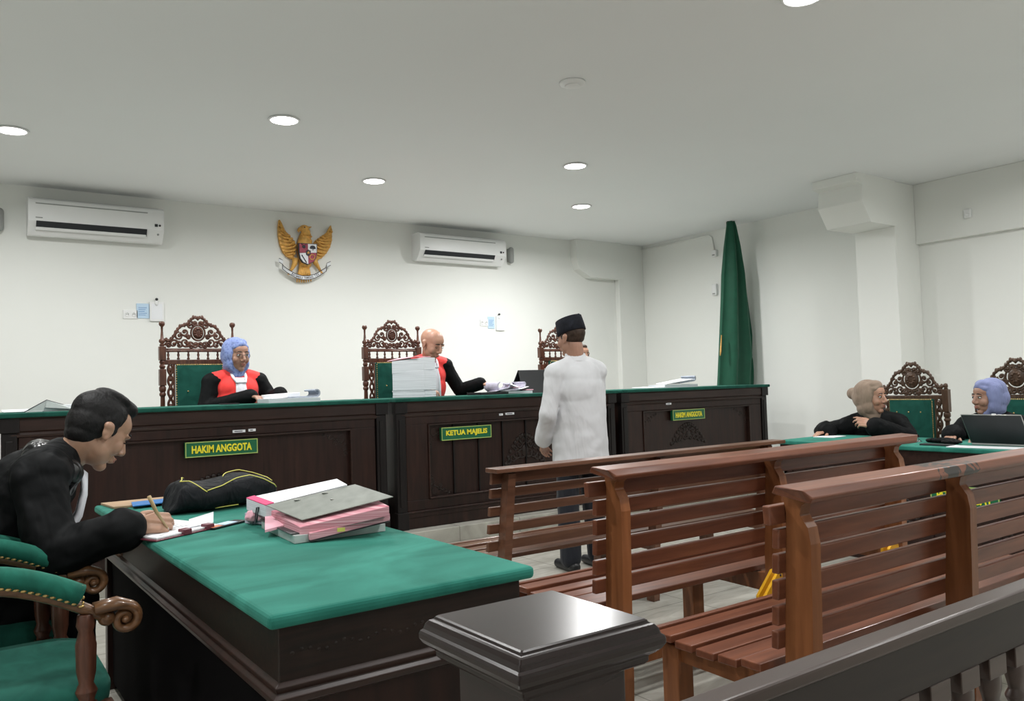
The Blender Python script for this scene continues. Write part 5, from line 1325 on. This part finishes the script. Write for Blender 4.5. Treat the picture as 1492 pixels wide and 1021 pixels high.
# bottom: black and grey folders spread under the pile
def p1(t):
    cover(t, [V((.905, 2.49, ZD+.030)), V((1.235, 2.475, ZD+.030)), V((1.30, 2.80, ZD+.030)), V((.93, 2.86, ZD+.030))], .003, 'screen', 'upper_cover')
deskstack('dark folder of loose sheets lying lowest on the desk under the pile', 'folder', [V((.91, 2.47, ZD+.026)), V((1.22, 2.47, ZD+.026)), V((1.27, 2.78, ZD+.026)), V((.93, 2.84, ZD+.026))], .025, 'plast', 'folder', p1)
m = MB(); sheet(m, [V((1.00, 2.455, ZD+.034)), V((1.24, 2.475, ZD+.040)), V((1.27, 2.66, ZD+.044)), V((1.02, 2.60, ZD+.036))], .006, .004); tag(m.build('loose_paper', 'paper'), 'white sheets sticking out at the near bottom of the file pile', 'papers')
# pink file with grey cover, in front
g0 = [V((.950, 2.535, .842)), V((1.195, 2.350, .912)), V((1.185, 2.610, .930)), V((.920, 2.755, .868))]   # near-left, near-right, far-right, far-left
g0 = [atz(440, 757, .846), atz(573, 723, .905), atz(517, 705, .930), atz(388, 736, .872)]
def p2(t):
    cover(t, g0, .003, 'greyp', 'grey_cover')
    for f, o in ((.30, .12), (.62, .10)):
        c = g0[3].lerp(g0[2], f)+(g0[0]-g0[3])*o; m = MB(); ax = (g0[2]-g0[3]).normalized()
        m.box(-.010, .010, -.005, .005, 0, .0025, M=frame(c+V((0, 0, .0005)), ax.cross(V((0, 0, 1)))*-1)); m.build('clip_hole', 'metal', t)
    c = g0[0].lerp(g0[2], .55); m = MB(); m.box(-.005, .005, -.004, .004, 0, .002, M=Matrix.Translation(c)); m.build('rivet', 'metal', t)
cpk = [atz(437, 768, .828), atz(567, 737, .880), atz(517, 712, .905), atz(392, 742, .850)]
t = deskstack('pink paged file with a worn grey cover, uppermost in front of the pile', 'file', [cpk[0], cpk[1], cpk[2], cpk[3]], .030, 'pinkpages', 'file', p2)
m = MB(); pk = [atz(386, 772, .806), atz(432, 760, .822), atz(418, 748, .838), atz(386, 742, .842)]; slab(m, pk, .008); m.build('front_sheets', 'pinkp', t)
cp2 = [atz(452, 777, .810), atz(568, 748, .852), atz(560, 738, .862), atz(400, 750, .822)]
def p4(t):
    m = MB(); c = cp2[0].lerp(cp2[1], .38)+V((0, 0, -.012)); m.box(-.012, .012, -.003, .001, -.006, .006, M=frame(c, (cp2[1]-cp2[0]).cross(V((0, 0, 1))))); m.build('index_tab', 'yellow', t)
    cover(t, [c-V((0, 0, .024)) for c in cp2], .002, 'screen', 'lower_cover')
deskstack('second pink paged file of the pile, below the grey covered one', 'file', cp2, .022, 'pinkpages', 'file', p4)
# white file behind with pink edge
w0 = [atz(387, 736.5, .866), atz(506, 706.5, .928), atz(491, 698, .935), atz(359, 726, .868)]
def p3(t):
    cover(t, [c+V((0, 0, .002)) for c in w0], .0025, 'paper', 'white_cover')
    m = MB(); d = (w0[1]-w0[0]).normalized(); slab(m, [w0[0]+V((0, 0, .003)), w0[0]+d*.03+V((0, 0, .004)), w0[3]+d*.03+V((0, 0, .004)), w0[3]+V((0, 0, .003))], .003); m.build('pink_edge', 'pinkd', t)
    m = MB(); c = w0[0].lerp(w0[3], .30)-V((0, 0, .012)); dr = (w0[1]-w0[0]).normalized()
    m.tube([c-dr*.004, c-dr*.012-V((0, 0, .05)), c-dr*.012+V((.0, .02, -.055)), c-dr*.004+V((0, .02, -.004))], .0025, 6, closed=True); m.build('binder_clip', 'ink', t)
deskstack('white covered file with pink edge, at the back of the pile by the bag', 'file', [c-V((0, 0, .001)) for c in w0], .040, 'pages', 'file', p3)
m = MB(); b0 = atz(374, 756, ZD+.02); slab(m, rect(b0.x+.05, b0.y+.0, .09, .16, .5, ZD+.040), .038); tag(m.build('paper_bundle', 'paperb2', bevel=.002), 'crumpled paper bundle under the white covered file, left end', 'papers', 'case files piled on the front desk')
m = MB(); b0 = atz(366, 752, ZD+.03); m.ell(b0+V((.01, 0, 0)), (.030, .035, .022)); m.ell(b0+V((.04, -.02, -.004)), (.030, .03, .020)); o = m.build('crumpled_paper', 'pinkp'); remesh(o, .004, 1); folds(o, .02, .02); tag(o, 'crumpled pale pink paper at the left foot of the file pile', 'papers')
# bag with yellow piping
def bag():
    yb = 3.46; O = lambda px, py, Y=yb: aty(px, py, Y)
    x0 = aty(250, 745, 3.36).x; x1 = aty(402, 745, 3.50).x
    t = thing('bag', 'soft black bag with yellow piping on the front desk behind the notebook', 'bag', ((x0+x1)/2, 3.5, ZD))
    prof = [(.0, .085, .10), (.03, .118, .125), (.10, .125, .14), (.22, .106, .15), (.38, .108, .15), (.52, .128, .15), (.66, .134, .145), (.80, .116, .13), (.93, .090, .11), (1.0, .050, .07)]
    m = MB(); R = []; L = x1-x0
    for u, hh, dd in prof:
        x = x0+.02+(L-.02)*u; yc_ = 3.50+.05*u
        R.append([V((x+.02*math.sin(a), yc_-dd*math.copysign(abs(math.cos(a))**.6, math.cos(a)), ZD+.002+hh*.5+hh*.5*math.copysign(abs(math.sin(a))**.7, math.sin(a)))) for a in [2*PI*k/28 for k in range(28)]])
    m.rings(R); b = m.build('body', 'bag', t); sub = b.modifiers.new('sub', 'SUBSURF'); sub.levels = sub.render_levels = 2; folds(b, .09, .020, 2)
    m = MB()
    def onbag(u, ang):
        import bisect
        for (a, h1, d1), (c, h2_, d2) in zip(prof, prof[1:]):
            if a <= u <= c: f = (u-a)/(c-a); hh = h1+(h2_-h1)*f; dd = d1+(d2-d1)*f; break
        x = x0+.02+(L-.02)*u; return V((x+.02*math.sin(ang), 3.50+.05*u-(dd+.004)*math.copysign(abs(math.cos(ang))**.6, math.cos(ang)), ZD+.004+hh*.5+(hh*.5+.004)*math.copysign(abs(math.sin(ang))**.7, math.sin(ang))))
    m.tube([onbag(.03+.22*k/10, 1.35-1.0*(k/10)**1.2) for k in range(11)], .0022, 6)
    m.tube([onbag(.03+.10*k/5, 1.35+.5*k/5) for k in range(6)], .0022, 6)
    m.tube([onbag(.25+.70*k/24, .45+.45*math.sin(k/24*PI)) for k in range(25)], .0022, 6)
    m.tube([onbag(.45+.5*k/16, 1.55+.25*math.sin(k/16*PI)) for k in range(17)], .0022, 6)
    m.tube([onbag(.38+.22*k/8, -.75) for k in range(9)], .0022, 6)
    m.build('piping', 'yellow', b)
bag()
# clipboard with note pages
t = thing('clipboard', 'maroon clipboard with open notebook pages under the writing hand', 'clipboard', (.72, 3.0, ZD))
q = [atz(199, 785, ZD+.006), atz(233, 789, ZD+.006), atz(318, 768.5, ZD+.006), atz(300, 752, ZD+.006), atz(214, 768, ZD+.006)]
q = [V((.585, 2.83, ZD+.006)), V((.835, 2.975, ZD+.006)), V((.73, 3.24, ZD+.006)), V((.48, 3.09, ZD+.006))]
slab(MB(), q, .005).build('board', 'maroon', t, bevel=.002)
c = (q[0]+q[2])/2; q2 = [c+(p-c)*.93+V((0, 0, .006)) for p in q]
slab(MB(), q2, .005).build('pages', 'paper', t)
m = MB(); a, b = q2[1], q2[2]; mid = (q2[0]+q2[3])/2
sheet(m, [q2[0].lerp(q2[1], .55)+V((0, .04, .004)), q2[1].lerp(q2[0], .05)+V((0, .03, .004)), q2[1].lerp(q2[0], .0)+V((.0, .06, .018)), q2[0].lerp(q2[1], .6)+V((0, .08, .006))], .001, .018); m.build('lifted_page', 'paper', t)
m = MB()
for i in range(7): m.box(-.075, .075-.01*(i % 3), -.001, .001, 0, .0006, M=frame(c+(q2[3]-q2[0]).normalized()*(.02*i-.03)+V((0, 0, .0062)), (q2[3]-q2[0])))
m.build('handwriting', 'ink', t)
for f in (.45, .80):
    p = q[0].lerp(q[1], f); m = MB(); m.box(-.016, .016, -.004, .030, -.004, .016, M=frame(p, (q[3]-q[0]))); m.build('page_clip', 'maroon', t, bevel=.003)
# phone and small things between clipboard and files
p = atz(336, 763, ZD+.005); t = thing('mobile_phone', 'slim phone with orange corner lying between the clipboard and the files', 'phone', (p.x, p.y, ZD))
e0, e1 = atz(312, 769, ZD+.008), atz(360, 757, ZD+.008); dx = (e1-e0).normalized(); dy = V((-dx.y, dx.x, 0))
slab(MB(), [e0, e1, e1+dy*.055, e0+dy*.055], .007).build('body', 'black', t, bevel=.002)
slab(MB(), [e0+dy*.006+V((0, 0, .001)), e0+dx*.05+dy*.006+V((0, 0, .001)), e0+dx*.05+dy*.05+V((0, 0, .001)), e0+dy*.05+V((0, 0, .001))], .001).build('orange_sticker', 'orange', t)
slab(MB(), [e0+dx*.06+dy*.006+V((0, 0, .001)), e0+dx*.13+dy*.006+V((0, 0, .001)), e0+dx*.13+dy*.05+V((0, 0, .001)), e0+dx*.06+dy*.05+V((0, 0, .001))], .001).build('screen', 'bluep', t)
# blue and brown folders at the far edge of the desk
f0 = [atz(166, 741, ZD+.008), atz(251, 727, ZD+.008), atz(249, 722, ZD+.008), atz(160, 735, ZD+.008)]
m = MB(); slab(m, [V((.62, 3.80, ZD+.010)), V((1.02, 3.78, ZD+.010)), V((1.02, 3.99, ZD+.010)), V((.60, 3.99, ZD+.010))], .009); tag(m.build('folder', 'brownp', bevel=.001), 'flat brown paper folder along the far edge of the front desk', 'folder')
m = MB(); slab(m, [V((.68, 3.72, ZD+.016)), V((1.00, 3.76, ZD+.016)), V((.99, 3.88, ZD+.016)), V((.70, 3.86, ZD+.016))], .005); tag(m.build('folder', 'bluec', bevel=.001), 'bright blue folder lying on the brown one, behind writing hand', 'folder')
m = MB(); slab(m, rect(.63, 3.40, .16, .22, .2, ZD+.005), .004); tag(m.build('loose_paper', 'paper'), 'white sheet edge between the writing man and the clipboard', 'papers')

# ------------------------------------------------------------------ things on the side table
ZS = .78
a = atx(1421, 622, 5.42); b = atx(1438, 651, 5.36)
t = thing('laptop', 'open laptop seen from behind, on the side table before the lavender headscarf', 'laptop', (5.5, 2.40, ZS))
yL, yR = 2.585, 2.235
m = MB(); m.hexa([(5.30, yR, ZS+.195), (5.30, yL, ZS+.195), (5.306, yL, ZS+.195), (5.306, yR, ZS+.195)], [(5.42, yR, ZS+.012), (5.42, yL-.0, ZS+.012), (5.427, yL, ZS+.012), (5.427, yR, ZS+.012)]); sc1 = m.build('lid', 'screen', t, bevel=.002)
m = MB(); m.tube([(5.418, yL, ZS+.014), (5.299, yL, ZS+.197), (5.299, yR, ZS+.197), (5.418, yR, ZS+.014)], .0035, 6); m.build('lid_edge', 'metal', sc1)
MB().box(5.42, 5.65, yR, yL, ZS, ZS+.014).build('keyboard_base', 'grey', t, bevel=.003)
m = MB()
for i in range(5):
    for j in range(12): m.box(5.45+.022*i, 5.467+.022*i, yR+.02+.026*j, yR+.041+.026*j, ZS+.014, ZS+.016)
m.build('keys', 'black', t)
m = MB(); m.box(5.296, 5.31, 2.38, 2.40, ZS+.195, ZS+.205); m.build('webcam_cover', 'white', t)
m = MB(); slab(m, rect(5.36, 3.12, .26, .34, .05, ZS+.006), .005); tag(m.build('loose_paper', 'paper'), 'white papers on the side table in front of the beige headscarf', 'papers')
m = MB(); slab(m, rect(5.24, 2.40, .14, .44, .12, ZS+.005), .004); tag(m.build('loose_paper', 'paper'), 'white papers at the table edge in front of the laptop', 'papers')
m = MB(); slab(m, rect(5.60, 3.72, .20, .16, .1, ZS+.005), .004); tag(m.build('loose_paper', 'paper'), 'white sheet at the far left end of the side table', 'papers')
m = MB(); m.ell((5.45, 2.78, ZS+.018), (.045, .10, .018)); m.ell((5.40, 2.70, ZS+.014), (.04, .07, .014)); m.ell((5.47, 2.86, ZS+.014), (.03, .05, .016)); o = m.build('cloth_bundle', 'robe'); remesh(o, .004, 3); folds(o, .03, .012); tag(o, 'small black cloth bundle on the side table between the papers', 'cloth')
t = thing('eyeglasses', 'folded eyeglasses on the white papers on side table', 'glasses', (5.30, 2.92, ZS+.006))
m = MB()
for s in (-1, 1): m.tube([(5.30+.018*math.sin(k*PI/6)*.3, 2.92+s*.032+.024*math.cos(k*PI/6), ZS+.030+.020*math.sin(k*PI/6)) for k in range(12)], .002, 5, closed=True)
m.tube([(5.30, 2.912, ZS+.035), (5.30, 2.928, ZS+.035)], .002, 5); m.build('frame', 'ink', t)
m = MB(); m.tube([(5.30, 2.864, ZS+.032), (5.36, 2.875, ZS+.012), (5.42, 2.93, ZS+.010)], .0018, 5); m.tube([(5.30, 2.976, ZS+.032), (5.36, 2.965, ZS+.012), (5.42, 2.91, ZS+.010)], .0018, 5); m.build('temples', 'ink', t)
m = MB(); m.box(5.22, 5.29, 2.62, 2.82, ZS, ZS+.010); tag(m.build('mobile_phone', 'black', bevel=.003), 'dark phone at the edge of the side table', 'phone')

# ------------------------------------------------------------------ yellow floor signs glimpsed between the benches
def caution(label, px_lo, px_hi, Y):
    a = aty(*px_lo, Y); b = aty(*px_hi, Y)
    t = thing('floor_sign', label, 'sign', (b.x+.02, Y, 0), 'yellow floor signs')
    out = [(a.x-.02, 0), (a.x, a.z), (b.x, b.z), (b.x+.018, b.z+.002), (b.x+.030, a.z), (b.x+.040, 0)]
    MB().prism(out, 'y', Y, Y+.012).build('front_panel', 'caution', t, bevel=.003)
    MB().prism(out, 'y', Y+.030, Y+.042).build('rear_panel', 'caution', t, bevel=.003)
    m = MB(); m.ell((b.x+.008, Y-.001, b.z-.016), (.005, .003, .005)); m.build('hanging_hole', 'ink', t)
caution('yellow folded floor sign standing between the nearest and middle benches, left one', (1115, 870), (1135, 832), 2.03)
caution('yellow folded floor sign whose tip shows through the slats of the nearest bench', (1296, 800), (1304, 786), 2.03)

# ------------------------------------------------------------------ light of the world outside the lamps, exposure
w = bpy.data.worlds.new('world'); sc.world = w; w.use_nodes = True
w.node_tree.nodes['Background'].inputs[0].default_value = (.9, 1, .97, 1); w.node_tree.nodes['Background'].inputs[1].default_value = .05
vs = sc.view_settings; vs.view_transform = 'Standard'; vs.look = 'None'; vs.gamma = 1; vs.use_curve_mapping = False
vs.exposure = EXPO
